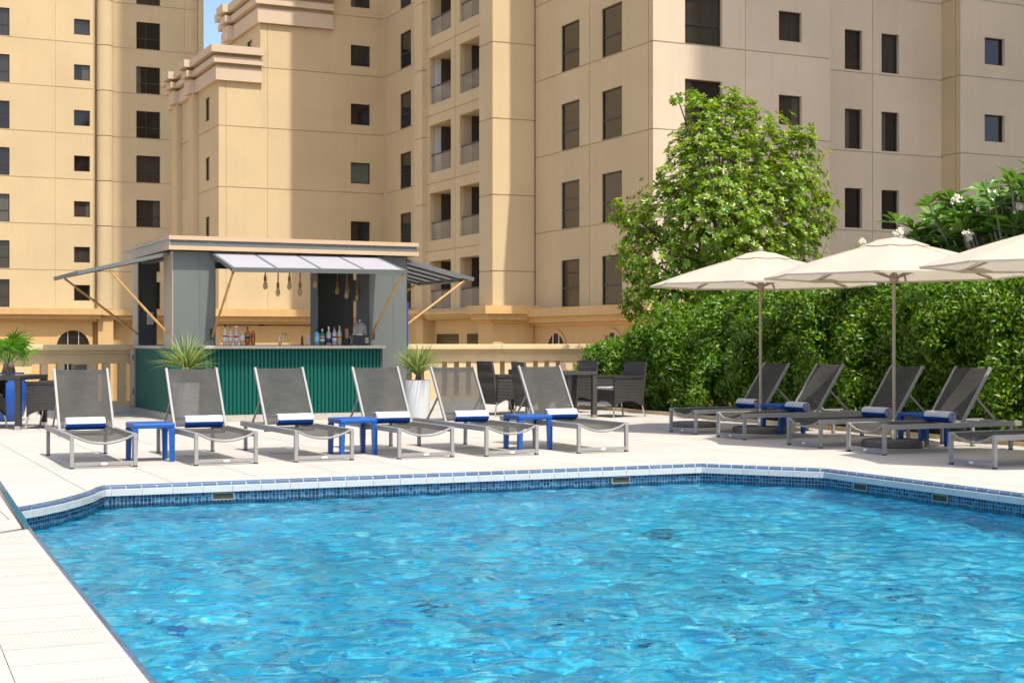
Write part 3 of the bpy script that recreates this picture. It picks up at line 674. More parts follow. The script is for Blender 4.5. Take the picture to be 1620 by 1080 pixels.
# -- stepped block in the middle, behind the bar
mw = thing('stepped_building', 'cream stepped building with layered cornices behind the pool bar', 'building', (24, 82, Z0))
wbox(mw, 'core_wall', 19.86, 21.9, 77.76, 89, Z0, 16.9, M_WALL); wbox(mw, 'core_wall', 22.16, 26.0, 77.76, 85, Z0, 20.3, M_WALL); wbox(mw, 'core_wall', 26.0, 29.0, 77.76, 95, Z0, 60, M_WALL)
face(mw, 'F', 77.5, [19.6, 20.0, 21.9], mz[:4] + [15.25], M_WALL)
face(mw, 'F', 77.5, [21.9, 22.3, 26.0], mz[:5] + [18.5], M_WALL)
sw = (27.1, 28.26, 0.52, 1.70)
face(mw, 'F', 77.5, [26.0, 29.1], mz, M_WALL, wins=[sw])
fm, pm = window_meshes(1.16, 1.18, 0, 0, M_GLASS3)
face(mw, 'L', 19.6, [-89.0, -86.3, -85.2, -83.3, -82.2, -77.5], mz[:4] + [15.25], M_WALL, wins=[(-84.6, -83.9, 0.05, 2.0, 0.8), (-80.4, -79.5, 0.55, 1.85)])
face(mw, 'L', 21.9, [-85.0, -77.5], [15.25, 18.5], M_WALL, wins=[(-80.2, -79.2, 1.0, 2.7)])
for ya, yb in ((86.3, 87.4), (82.2, 83.3)):
    wbox(mw, 'pilaster', 19.3, 19.6, ya, yb, 2.9, 15.2, M_WALL)
def cornice(b, x0, x1, y0, y1, z0, z1, ps):
    h = z1 - z0
    for k, (f0, f1, p) in enumerate(((0.0, 0.40, 0.20), (0.40, 0.50, 0.02), (0.50, 0.68, 0.36), (0.68, 0.78, 0.10), (0.78, 1.0, 0.52))):
        wbox(b, 'cornice', x0 - p, x1 + 0.06 * (k % 2 == 0), y0 - p, y1 + p, z0 + f0 * h, z0 + f1 * h, M_CORN)
        for (ya, yb) in ps:
            if k % 2 == 0: wbox(b, 'cornice', x0 - p - 0.32, x0 - p + 0.1, ya - p * 0.4, yb + p * 0.4, z0 + f0 * h + 0.003, z0 + f1 * h + 0.012, M_CORN)
cornice(mw, 19.6, 21.9, 77.5, 89, 15.22, 17.05, ((86.3, 87.4), (82.2, 83.3)))
cornice(mw, 21.9, 25.95, 77.5, 85, 18.52, 20.5, ((82.6, 83.6),))
ledge(mw, 19.6, 29.1, 77.5, 88, 2.9, 1.1, (1, 0))
wbox(mw, 'base_wall', 19.7, 29.0, 77.6, 88, Z0, 2.0, M_BASE)
# one window of this block has a pale blind
for o in [o for o in mw.children if o.name.startswith('window') and abs(o.location.x + 24 - 27.1) < 0.1 and abs(o.location.z + Z0 - (9.5 + 0.52)) < 0.1]:
    for ch in ALLKIDS(o): ch.data = pm
# -- tower on the left
lt = thing('left_tower', 'sunlit cream tower at the left edge with a round pilaster and square windows', 'building', (15, 112, Z0))
tz = [3.45, 6.12, 9.31, 12.5, 15.69, 18.88, 22.07, 25.26, 28.45, 31.64]
wbox(lt, 'core_wall', -6, 17.5, 105.27, 125, Z0, ZT, M_WALL); wbox(lt, 'core_wall', 17.5, 25.4, 105.75, 125, Z0, ZT, M_WALL)
face(lt, 'F', 105.0, [-6, 6.5, 15.05, 17.61], tz, M_WALL, wins=[(10.1, 12.03, 0.06, 1.97, 0.78), (16.32, 17.41, 0.56, 1.66), (1.0, 3.0, 0.06, 1.97, 0.78)])
face(lt, 'F', 105.5, [18.9, 24.15, 25.1], tz, M_WALL, wins=[(20.72, 22.42, 0.04, 1.97, 0.75, 0.42)])
wbox(lt, 'corner_strip', 25.12, 25.5, 105.2, 120, 3.45, ZT, M_WALL)
for a, b_ in zip(tz[:-1], tz[1:]):
    MB().lathe([(0.60, 0), (0.60, b_ - a - 0.05)], 20).build('round_pilaster', M_WALL, lt, True).location = (18.5 - 15, 105.42 - 112, a - Z0)
ledge(lt, -6, 17.6, 105, 120, 3.45, 1.2, (1, 1)); ledge(lt, 17.62, 25.4, 105.4, 120, 3.42, 1.2)
wbox(lt, 'base_wall', -6, 17.6, 105.1, 120, Z0, 2.7, M_BASE); wbox(lt, 'base_wall', 17.6, 25.4, 105.6, 120, Z0, 2.7, M_BASE)
wbox(lt, 'base_wall', 17.95, 19.0, 104.9, 105.7, Z0, 2.7, M_BASE)
arch_window(lt, 'F', 105.1, 15.16, 17.39, -2.5, 1.93)
arch_window(lt, 'F', 105.1, 6.0, 8.3, -2.5, 1.93)
# -- neighbouring tower standing out of view on the right: its shadow lies on the large building
nt_ = thing('neighbour_tower', 'tall beige tower out of view on the right shading the large building', 'building', (48, -4, Z0))
wbox(nt_, 'core_wall', 39.35, 84, -14, 5, Z0, 160, M_WALL2)
face(nt_, 'L', 39.1, [-5.0, 0, 5, 9.5, 14.0], frange(-7, 3.3, 12), M_WALL, wins=[(-3.6, -2.0, 0.6, 2.4, 0.9), (1.4, 3.0, 0.6, 2.4, 0.9), (6.4, 8.0, 0.6, 2.4, 0.9)])
#PART2
# ------------------------------------------------------------------ balustrades
def balustrade(label, x0, x1, pitch, slot, grp):
    b = thing('balustrade', label, 'balustrade', (x0, 24.12, 0))
    L_ = x1 - x0
    n = max(1, round(L_ / 2.7))
    for k in range(n):
        a, c = L_ * k / n, L_ * (k + 1) / n
        MB().box(a + 0.002, c - 0.002, -0.10, 0.40, 1.005, 1.10).build('coping', M_BAL, b, bevel=0.012)
        MB().box(a + 0.002, c - 0.002, -0.03, 0.33, 0.955, 1.004).build('coping', M_BAL, b)
    MB().box(0, L_, 0.03, 0.27, 0.79, 0.954).build('top_rail', M_BAL, b)
    MB().box(0, L_, 0.0, 0.30, 0.0, 0.17).build('plinth', M_BAL, b)
    MB().box(0, L_, -0.05, -0.003, 0.0, 0.075).build('skirting', M_WHITE_T, b)
    x = 0.0; k = 0
    while x < L_ - 0.05:
        w = (pitch if k % 3 else pitch * 1.9) - slot; w = min(w, L_ - x)
        MB().box(x, x + w, 0.045, 0.255, 0.17, 0.79).build('baluster', M_BAL, b)
        x += w + slot; k += 1
    return b
balustrade('cream rendered balustrade left of the bar behind the potted palm', -6.0, 5.2, 0.25, 0.145, None)
balustrade('cream rendered balustrade with narrow slots right of the bar behind the wicker chairs', 8.0, 14.6, 0.235, 0.10, None)

# ------------------------------------------------------------------ pool bar kiosk
KX0, KX1, KY0, KY1 = 4.66, 8.30, 21.10, 24.05
bar = thing('pool_bar', 'grey pool bar kiosk with propped awnings and ribbed green counter', 'bar', (6.5, 22.5, 0))
o6 = Vector((6.5, 22.5, 0))
def kb(name, x0, x1, y0, y1, z0, z1, m, parent=None, bevel=0):
    return MB().box(x0 - 6.5, x1 - 6.5, y0 - 22.5, y1 - 22.5, z0, z1).build(name, m, parent or bar, bevel=bevel)
kb('plinth', KX0 - 0.02, KX1 + 0.02, KY0 - 0.02, KY1, 0.0, 0.10, M_STONE)
kb('counter_plinth', 4.60, 7.80, 20.56, KY0 - 0.021, 0.0, 0.09, M_STONE)
pw = 0.63
for (x0, x1, y0, y1) in ((KX0, KX0 + pw, KY0, KY0 + 0.58), (KX1 - pw, KX1, KY0, KY0 + 0.58)):
    p = kb('corner_pillar', x0 + 0.012, x1 - 0.012, y0, y1, 0.1, 2.46, M_KGREY)
    kb('pillar_side', x0 - 0.001, x0 + 0.011, y0 + 0.004, y1 - 0.004, 0.1, 2.46, M_PLY_BOUNCE if x0 < 6 else M_KDARK, p)  # left side coloured beige for bounced light; the pillar itself is grey
    kb('pillar_side', x1 - 0.011, x1 + 0.001, y0 + 0.004, y1 - 0.004, 0.1, 2.46, M_KDARK, p)
    kb('access_slot', (x0 + x1) / 2 + (0.23 if x0 < 6 else -0.26), (x0 + x1) / 2 + (0.27 if x0 < 6 else -0.22), y0 - 0.004, y0 + 0.01, 1.18, 1.34, M_BLACK, p)
    kb('panel_joint', (x0 + x1) / 2 + 0.08, (x0 + x1) / 2 + 0.084, y0 - 0.0015, y0 + 0.01, 1.1, 2.46, M_KDARK, p)
for (x0, x1) in ((KX0, KX0 + 0.30), (KX1 - pw, KX1)):
    p = kb('corner_pillar', x0 + 0.012, x1 - 0.012, KY1 - 0.45, KY1 - 0.02, 0.1, 2.46, M_KDARK)
    kb('pillar_side', x0 - 0.001, x0 + 0.011, KY1 - 0.446, KY1 - 0.024, 0.1, 2.46, M_PLY_BOUNCE if x0 < 6 else M_KDARK, p)  # rear left side gets the same painted bounce tone
    kb('pillar_side', x1 - 0.011, x1 + 0.001, KY1 - 0.446, KY1 - 0.024, 0.1, 2.46, M_KDARK, p)
kb('dispenser', KX0 + 0.14, KX0 + 0.24, KY1 - 0.51, KY1 - 0.452, 1.42, 1.62, M_POTW, bevel=0.01)
# header beams
for a in ((KX0 + pw, KX1 - pw, KY0 + 0.05, KY0 + 0.17, 2.38, 2.46), (KX0 + pw, KX1 - pw, KY1 - 0.2, KY1 - 0.1, 2.36, 2.46), (KX0 + 0.05, KX0 + 0.15, KY0 + 0.3, KY1 - 0.45, 2.38, 2.46), (KX1 - 0.15, KX1 - 0.05, KY0 + 0.3, KY1 - 0.45, 2.38, 2.46)):
    kb('header_beam', *a, M_KDARK)
# roof: slab with oak-grey-oak fascia
rf = kb('roof', 4.60, 8.41, 20.97, 24.25, 2.475, 2.655, M_KGREY)
for z0, z1 in ((2.47, 2.53), (2.615, 2.675)):
    kb('fascia_trim', 4.575, 8.435, 20.945, 20.969, z0, z1, M_TRIM, rf); kb('fascia_trim', 4.575, 8.435, 24.251, 24.27, z0, z1, M_TRIM, rf)
    kb('fascia_trim', 4.575, 4.599, 20.97, 24.25, z0 + 0.001, z1 - 0.001, M_TRIM, rf); kb('fascia_trim', 8.411, 8.435, 20.97, 24.25, z0 + 0.001, z1 - 0.001, M_TRIM, rf)
kb('fascia_board', 4.586, 4.599, 20.97, 24.25, 2.532, 2.613, M_PLY_BOUNCE, rf)
# counter with ribbed front
kb('counter_top', 4.98, 7.74, 20.55, KY0 - 0.002, 1.045, 1.09, M_STONE, bevel=0.004)
kb('counter_top', KX0 + pw, KX1 - pw, KY0 - 0.001, KY0 + 0.45, 1.05, 1.085, M_STONE)
kb('bar_mat', 5.35, 7.1, 20.72, 21.30, 1.0905, 1.098, M_COPPER)
kb('counter_body', 5.02, 7.68, 20.66, KY0 - 0.003, 0.09, 1.044, M_GREEN)
ribs = MB(); n = 46; w = 2.66 / n
for k in range(n):
    x = 5.02 + k * w - 6.5; y = 20.66 - 22.5
    ribs.add([(x + w * a, y - d, z) for z in (0.09, 1.043) for a, d in ((0, 0.0), (0.18, 0.030), (0.62, 0.030), (0.80, 0.0))],
             [(0, 1, 5, 4), (1, 2, 6, 5), (2, 3, 7, 6), (4, 5, 6, 7)])
tag(ribs.build('ribbed_cladding', M_GREEN, bar), kind='stuff')
kb('counter_edge', 7.681, 7.72, 20.63, KY0 - 0.003, 0.09, 1.044, M_KDARK)
# left side counter: flat green panel with sill, hinged beige door at the back
kb('side_panel', KX0 - 0.03, KX0 - 0.002, KY0 + 0.0, KY1 - 0.50, 0.1, 1.04, M_GREEN)
kb('side_panel', KX0 - 0.03, KX0 + 0.34, KY0 - 0.032, KY0 - 0.003, 0.1, 1.04, M_GREEN)
kb('side_panel_trim', KX0 - 0.045, KX0 - 0.002, KY1 - 0.499, KY1 - 0.40, 0.1, 1.04, M_KGREY)
kb('side_sill', KX0 - 0.06, KX0 + 0.40, KY0 + 0.585, KY1 - 0.46, 1.042, 1.088, M_STONE)
dr = kb('store_door', KX0 - 0.05, KX0 - 0.003, KY1 - 0.399, KY1 - 0.06, 0.12, 1.02, M_PLY_BOUNCE)
for z in (0.3, 0.85): kb('hinge', KX0 - 0.062, KX0 - 0.051, KY1 - 0.37, KY1 - 0.34, z, z + 0.09, M_BLACK, dr)
kb('right_side_panel', KX1 + 0.002, KX1 + 0.03, KY0 + 0.02, KY1 - 0.46, 0.1, 1.04, M_GREEN)
kb('blue_corner_strip', KX1 + 0.002, KX1 + 0.03, KY0 + 0.02, KY0 + 0.05, 1.05, 1.75, M_BLUE)
kb('interior_floor', KX0 + 0.01, KX1 - 0.01, KY0 + 0.01, KY1 - 0.03, 0.10, 0.11, M_KDARK)
kb('back_counter', KX0 + 0.95, KX1 - pw, KY1 - 0.5, KY1 - 0.03, 0.11, 0.92, M_KDARK)
# awnings: frame with rafters and pale panes
def awning(h0, h1, o0, o1, n, pane_m, solid=False):
    """h0,h1 hinge corners; o0,o1 outer corners"""
    h0, h1, o0, o1 = [Vector(p) - o6 for p in (h0, h1, o0, o1)]
    nrm = (h1 - h0).cross(o0 - h0).normalized()
    if nrm.z < 0: nrm = -nrm
    mb = MB(); T = 0.055; wv = (h1 - h0).normalized() * (T / 2)
    mb.bar(o0, o1, T, T * 1.1, up=nrm); mb.bar(h0, h1, T, T, up=nrm)
    for k in range(n + 1):
        a, b_ = h0.lerp(h1, k / n), o0.lerp(o1, k / n)
        if k == 0: a += wv; b_ += wv
        if k == n: a -= wv; b_ -= wv
        mb.bar(a, b_, 0.045, T * 0.96, up=nrm)
    aw = mb.build('awning', M_KGREY, bar)
    for k in range(n):
        a, b_, c, d = h0.lerp(h1, (k + 0.02) / n), h0.lerp(h1, (k + 0.98) / n), o0.lerp(o1, (k + 0.98) / n), o0.lerp(o1, (k + 0.02) / n)
        z = nrm * 0.016; t_ = nrm * 0.024
        MB().add([a + z, b_ + z, c + z, d + z, a + t_, b_ + t_, c + t_, d + t_], [(3, 2, 1, 0), (4, 5, 6, 7), (0, 1, 5, 4), (1, 2, 6, 5), (2, 3, 7, 6), (3, 0, 4, 7)]).build('awning_pane', pane_m, aw)
    return aw
def prop(p, q):
    p, q = Vector(p) - o6, Vector(q) - o6; pts, rs = [], []
    n = 5
    for k in range(n * 4 + 1):
        pts.append(p.lerp(q, k / (n * 4))); rs.append(0.021 if k % 4 == 0 else 0.0175)
    MB().tube(pts, rs, 8).build('bamboo_prop', M_BAMBOO, bar, True)
awning((5.21, 21.06, 2.42), (7.80, 21.06, 2.42), (5.22, 19.92, 2.15), (7.83, 19.92, 2.17), 4, M_AWN)
prop((5.24, 21.085, 1.22), (5.25, 19.96, 2.11)); prop((7.69, 21.085, 1.22), (7.78, 19.96, 2.13))
awning((4.60, 23.55, 2.42), (4.60, 21.25, 2.42), (3.38, 23.55, 2.13), (3.38, 21.25, 2.13), 4, M_KGREY)
prop((4.66, 21.39, 1.26), (3.80, 21.30, 2.17)); prop((4.64, 23.48, 1.26), (3.50, 23.45, 2.13))
awning((8.34, 21.25, 2.42), (8.34, 23.55, 2.42), (9.48, 21.25, 2.15), (9.48, 23.55, 2.15), 5, M_AWN)
prop((8.315, 21.30, 1.37), (9.36, 21.30, 2.12)); prop((8.32, 23.45, 1.37), (9.36, 23.45, 2.12))

# things on the bar
def bottle(label, x, y, h, r, glass, capm, labm, labz=(0.22, 0.52), shoulder=0.62, liquid=None, alpha=0.75, strip=None):
    t_ = thing('bottle', label, 'bottle', (x, y, 1.0985), 0, 'bottles on the bar counter')
    g = glassy('bottle_' + '_'.join(str(int(c * 100)) for c in glass) + f'_{int(alpha*100)}', glass, alpha)
    MB().lathe([(r * 0.92, 0), (r, 0.01), (r, h * shoulder), (r * 0.8, h * (shoulder + 0.06)), (r * 0.38, h * (shoulder + 0.14)), (r * 0.32, h * 0.9)], 14).build('glass_body', g, t_, True)
    MB().lathe([(r * 0.37, h * 0.86), (r * 0.37, h * 0.995), (r * 0.3, h)], 12).build('cap', capm, t_, True)
    lb = MB().lathe([(r * 1.012, h * labz[0]), (r * 1.012, h * labz[1])], 14, cap=False).build('label', labm, t_, True)
    if strip: MB().lathe([(r * 1.022, h * (labz[0] * .45 + labz[1] * .55)), (r * 1.022, h * (labz[0] * .15 + labz[1] * .85))], 14, cap=False).build('label_emblem', strip, t_, True)
    return t_
W_L = mat('paper_label', (0.72, 0.70, 0.64), 0.7); R_L = mat('red_label', (0.42, 0.02, 0.02), 0.5); K_L = mat('black_label', (0.02, 0.02, 0.02), 0.5); N_L = mat('navy_label', (0.02, 0.03, 0.10), 0.5); Y_L = mat('yellow_label', (0.65, 0.42, 0.03), 0.6); S_L = mat('silver_cap', (0.7, 0.7, 0.72), 0.3, metal=0.8); C_L = mat('cork_cap', (0.5, 0.32, 0.15), 0.8); T_L = mat('teal_label', (0.35, 0.65, 0.70), 0.5)
CL, AMB, GRN, BLU = (0.55, 0.55, 0.50), (0.40, 0.10, 0.008), (0.01, 0.22, 0.05), (0.10, 0.45, 0.65)
yb = 20.98
bottle('clear spirit bottle with tall black cap, leftmost on the bar counter', 5.40, yb, 0.300, 0.034, (0.70, 0.60, 0.42), K_L, W_L, strip=R_L)
bottle('clear spirit bottle with dark red cap, second from the left', 5.48, yb, 0.285, 0.034, (0.70, 0.55, 0.38), R_L, W_L, strip=C_L)
bottle('clear bottle with silver cap and red emblem, third from the left', 5.565, yb, 0.285, 0.033, CL, S_L, W_L, strip=R_L)
bottle('pale gold bottle with cork top, fourth from the left', 5.655, yb, 0.275, 0.036, (0.62, 0.44, 0.22), C_L, W_L)
bottle('amber whisky bottle with black label and black cap', 5.735, yb, 0.268, 0.037, AMB, K_L, K_L, (0.35, 0.6), 0.66, alpha=0.9, strip=C_L)
bottle('amber whisky bottle with slanted red label beside the black labelled one', 5.815, yb, 0.262, 0.035, (0.5, 0.17, 0.015), Y_L, R_L, (0.4, 0.6), 0.66, alpha=0.85)
bottle('pale blue gin bottle, leftmost of the right hand group', 6.80, yb, 0.235, 0.038, BLU, K_L, T_L, alpha=0.9, shoulder=0.7)
bottle('green gin bottle beside the pale blue one', 6.885, yb, 0.240, 0.036, GRN, S_L, W_L, alpha=0.92, strip=GRN and R_L)
bottle('clear bottle with navy label and silver cap', 6.985, yb, 0.275, 0.036, CL, S_L, N_L, (0.12, 0.35))
bottle('clear bottle with bright red cap', 7.075, yb, 0.280, 0.035, CL, R_L, W_L, strip=N_L)
bottle('clear bottle with yellow label next to the straw cup', 7.155, yb, 0.290, 0.035, (0.5, 0.47, 0.4), C_L, Y_L, (0.25, 0.45), strip=R_L)
def lathe_thing(name, label, cat, loc, prof, m, n=16, group=None):
    t_ = MB().lathe(prof, n).build(name, m, None, True); t_.location = loc; return tag(t_, label, cat, group)
lathe_thing('pepper_mill', 'small dark brown mill on the counter right of the tap', 'mill', (6.57, yb, 1.0985), [(0.022, 0), (0.024, 0.02), (0.016, 0.055), (0.021, 0.085), (0.012, 0.11), (0.016, 0.125), (0.004, 0.14)], mat('dark_wood', (0.14, 0.035, 0.015), 0.35))
lathe_thing('salt_shaker', 'small clear shaker with silver top beside the brown mill', 'shaker', (6.655, yb, 1.0985), [(0.024, 0), (0.024, 0.06), (0.016, 0.09), (0.018, 0.1), (0.018, 0.13), (0.008, 0.15)], mat('shaker_glass', (0.6, 0.58, 0.55), 0.15, alpha=0.8))
tap = thing('bar_tap', 'curved chrome bar tap behind the counter', 'tap', (6.36, 21.42, 1.085))
MB().tube([(0, 0, 0), (0, 0, 0.14)] + [(0.05 - 0.05 * math.cos(a), 0, 0.14 + 0.05 * math.sin(a)) for a in [PI * k / 8 for k in range(1, 9)]] + [(0.1, 0, 0.10)], 0.010, 8).build('spout', M_STEEL, tap, True)
MB().lathe([(0.024, 0), (0.024, 0.05), (0.012, 0.055)], 14).build('tap_body', M_STEEL, tap, True)
MB().bar((0.0, 0.0, 0.035), (0.045, -0.02, 0.05), 0.01).build('lever', M_STEEL, tap)
sc_ = thing('straw_cup', 'black cup full of tan paper straws beside the bottles', 'cup', (7.27, 20.95, 1.0985))
MB().lathe([(0.038, 0), (0.045, 0.10), (0.040, 0.10), (0.034, 0.01)], 16).build('cup', M_BLACK, sc_, True)
M_STRAW = mat('paper_straw', (0.50, 0.25, 0.14), 0.8, objvar=0.15)
for k in range(18):
    a = random.uniform(0, 2 * PI); r_ = random.uniform(0, 0.028)
    MB().tube([(r_ * math.cos(a) * .7, r_ * math.sin(a) * .7, 0.02), (r_ * 1.5 * math.cos(a), r_ * 1.5 * math.sin(a), random.uniform(0.22, 0.25))], 0.005, 6).build('straw', M_STRAW, sc_)
bx = thing('counter_box', 'low black box on the right end of the counter under the glass dome', 'box', (7.47, 20.98, 1.0985))
MB().box(-0.13, 0.13, -0.12, 0.12, 0, 0.13).build('body', M_BLACK, bx, bevel=0.006)
MB().box(-0.135, 0.135, -0.125, 0.125, 0.1305, 0.15).build('lid', M_KDARK, bx, bevel=0.004)
for k in range(3): MB().box(0.05, 0.11, -0.124, -0.1205, 0.03 + k * 0.03, 0.045 + k * 0.03).build('slot', M_STEEL, bx)
dm = thing('glass_dome', 'clear glass cake dome standing on the black counter box', 'dome', (7.48, 20.98, 1.2490))
prof = [(0.105, 0.012), (0.105, 0.10)] + [(0.105 * math.cos(a), 0.10 + 0.10 * math.sin(a)) for a in [PI / 2 * k / 8 for k in range(1, 8)]] + [(0.004, 0.2)]
MB().lathe(prof, 24, cap=False).build('cover', glassy('clear_glass', (0.55, 0.52, 0.47), 0.28), dm, True)
MB().lathe([(0.12, 0), (0.12, 0.011)], 24).build('tray', M_STEEL, dm, True)
MB().lathe([(0.006, 0.2), (0.016, 0.212), (0.014, 0.228), (0.003, 0.235)], 12).build('knob', M_STEEL, dm, True)
fr_ = thing('display_fridge', 'tall grey cooler standing inside the bar behind the right pillar', 'cooler', (8.16, 22.2, 0.11))
MB().box(-0.12, 0.12, -0.25, 0.25, 0, 1.70).build('cabinet', M_KGREY, fr_, bevel=0.01); MB().box(-0.11, 0.11, -0.27, -0.252, 0.1, 1.65).build('door', M_STEEL, fr_); MB().bar((-0.09, -0.285, 0.8), (-0.09, -0.285, 1.2), 0.02).build('handle', M_BLACK, fr_)
M_BULB = glassy('amber_bulb', (0.70, 0.48, 0.26), 0.7)
bulbs = [(6.18, 21.6, 2.0, 'leftmost'), (6.38, 21.6, 1.9, 'second from the left'), (6.56, 21.6, 2.0, 'third from the left'), (6.73, 21.6, 1.91, 'fourth from the left'), (6.97, 21.6, 2.03, 'fifth, just left of the dark rear pillar'),
         (7.50, 21.65, 1.87, 'first right of the dark rear pillar'), (7.66, 21.6, 1.83, 'lowest hanging, near the right end'), (7.79, 21.6, 2.0, 'rightmost'), (7.57, 22.3, 1.96, 'hindmost of the right cluster, half hidden'), (7.74, 22.3, 1.97, 'farther back between the two rightmost')]
for k, (x, y, z, w) in enumerate(bulbs):
    t_ = thing('pendant_bulb', f'filament bulb on jute rope in the bar, {w}', 'lamp', (x, y, z - 0.06), 0, 'rope pendant bulbs in the bar')
    MB().tube([(0, 0, 0.21), (0.003, 0, 0.32), (0, 0, 2.46 - z + 0.06)], 0.010, 7).build('rope', M_ROPE, t_, True)
    MB().lathe([(0.018, 0.125), (0.024, 0.14), (0.022, 0.19), (0.014, 0.215)], 12).build('socket', M_ROPE, t_, True)
    MB().lathe([(0.003, 0), (0.016, 0.006), (0.033, 0.028), (0.037, 0.052), (0.028, 0.09), (0.016, 0.125)], 14).build('glass', M_BULB, t_, True)
    MB().tube([(0, 0, 0.12), (0.006, 0, 0.05), (-0.006, 0, 0.05), (0, 0, 0.11)], 0.0025, 5).build('filament', mat('filament', (0.5, 0.25, 0.08), 0.5), t_)

# ------------------------------------------------------------------ loungers, towels, side tables
LW, LL, LH = 0.60, 1.86, 0.305
HY, BA, BL = 1.07, R(55.6), 0.69
def make_lounger():
    t_ = thing('sun_lounger', '', 'sun lounger')
    w = LW / 2; q = 0.036
    for s_ in (-1, 1):
        MB().box(s_ * w - (q if s_ > 0 else 0), s_ * w + (q if s_ < 0 else 0), 0.0, LL, LH - 0.052, LH).build('side_rail', M_FRAME, t_, bevel=0.003)
        for y in (0.0, LL - 0.16):
            x0 = s_ * w - (q if s_ > 0 else 0); lg = MB().box(x0 + 0.001, x0 + q - 0.001, y + 0.001, y + q, 0.012, LH - 0.053).build('leg', M_FRAME, t_, bevel=0.002)
            MB().box(x0, x0 + q, y, y + q + 0.001, 0, 0.0115).build('foot', M_BLACKFOOT, lg)
    ft = MB().box(-w + q, w - q, 0.004, 0.032, 0.022, 0.056).build('foot_stretcher', M_FRAME, t_, bevel=0.002)
    n = 14; e = []
    for k in range(n + 1):
        a = 2 * PI * k / n; e.append((0.032 * math.cos(a), 0.0015, 0.039 + 0.012 * math.sin(a)))
    MB().add(e[:-1], [tuple(range(n))]).build('badge', M_BADGE, ft)
    MB().box(-w + q, w - q, LL - 0.05, LL - 0.015, LH - 0.045, LH - 0.01).build('cross_bar', M_FRAME, t_)
    MB().box(-w + q, w - q, HY + 0.02, HY + 0.05, LH - 0.075, LH - 0.045).build('cross_bar', M_FRAME, t_)
    # seat sling sags across its width; its front hem is wrapped round a bowed bar
    nx, ny = 10, 12; mb = MB()
    for j in range(ny + 1):
        y = 0.05 + (HY - 0.055) * j / ny; f = j / ny; sag = 0.048 * (1 - f) ** 1.6 + 0.018
        for i in range(nx + 1):
            u = i / nx * 2 - 1; mb.v.append((u * (w - q + 0.002), y, LH - 0.006 - sag * (1 - u * u)))
    for j in range(ny):
        for i in range(nx):
            a = j * (nx + 1) + i; mb.f.append((a, a + 1, a + nx + 2, a + nx + 1))
    mb.build('seat_sling', M_SLING, t_, True)
    pts = [(u * (w - q), 0.012, LH - 0.012 - 0.072 * (1 - u * u)) for u in [k / 6 - 1 for k in range(13)]]
    MB().tube(pts, 0.011, 8).build('bowed_bar', M_FRAME, t_, True)
    # backrest
    cb, sb = math.cos(BA), math.sin(BA)
    def B_(x, l, off=0): return (x, HY + l * cb - off * sb, LH - 0.005 + l * sb + off * cb)
    br = MB()
    for j in range(9):
        l = 0.03 + (BL - 0.03) * j / 8
        for i in range(nx + 1):
            u = i / nx * 2 - 1; br.v.append(B_(u * (w - q - 0.012), l, -0.025 * (1 - u * u) * math.sin(PI * min(1, 0.12 + 0.8 * j / 8))))
    for j in range(8):
        for i in range(nx):
            a = j * (nx + 1) + i; br.f.append((a, a + 1, a + nx + 2, a + nx + 1))
    bk = br.build('backrest', M_SLING, t_, True)
    hem = MB()
    for l0, l1 in ((BL - 0.055, BL - 0.002), (0.09, 0.12)):
        for i in range(nx):
            u0, u1 = i / nx * 2 - 1, (i + 1) / nx * 2 - 1
            sg = lambda u, l: -0.025 * (1 - u * u) * math.sin(PI * min(1, 0.12 + 0.8 * (l - 0.03) / (BL - 0.03))) - 0.004
            hem.add([B_(u0 * (w - q - 0.014), l0, sg(u0, l0)), B_(u1 * (w - q - 0.014), l0, sg(u1, l0)), B_(u1 * (w - q - 0.014), l1, sg(u1, l1)), B_(u0 * (w - q - 0.014), l1, sg(u0, l1))], [(0, 1, 2, 3)])
    hem.build('hem', M_SLING, bk)
    for s_ in (-1, 1):
        x = s_ * (w - q - 0.008)
        MB().bar(B_(x, -0.01), B_(x, BL + 0.005), 0.022, 0.030, up=(0, -sb, cb)).build('back_rail', M_FRAME, t_)
        MB().bar(B_(x, 0.32, -0.02), (x, HY + 0.50, LH - 0.02), 0.014, 0.020).build('back_brace', M_FRAME, t_)
    MB().bar((-(w - q - 0.01), HY + 0.50, LH - 0.02), (w - q - 0.01, HY + 0.50, LH - 0.02), 0.016).build('brace_bar', M_FRAME, t_)
    return t_
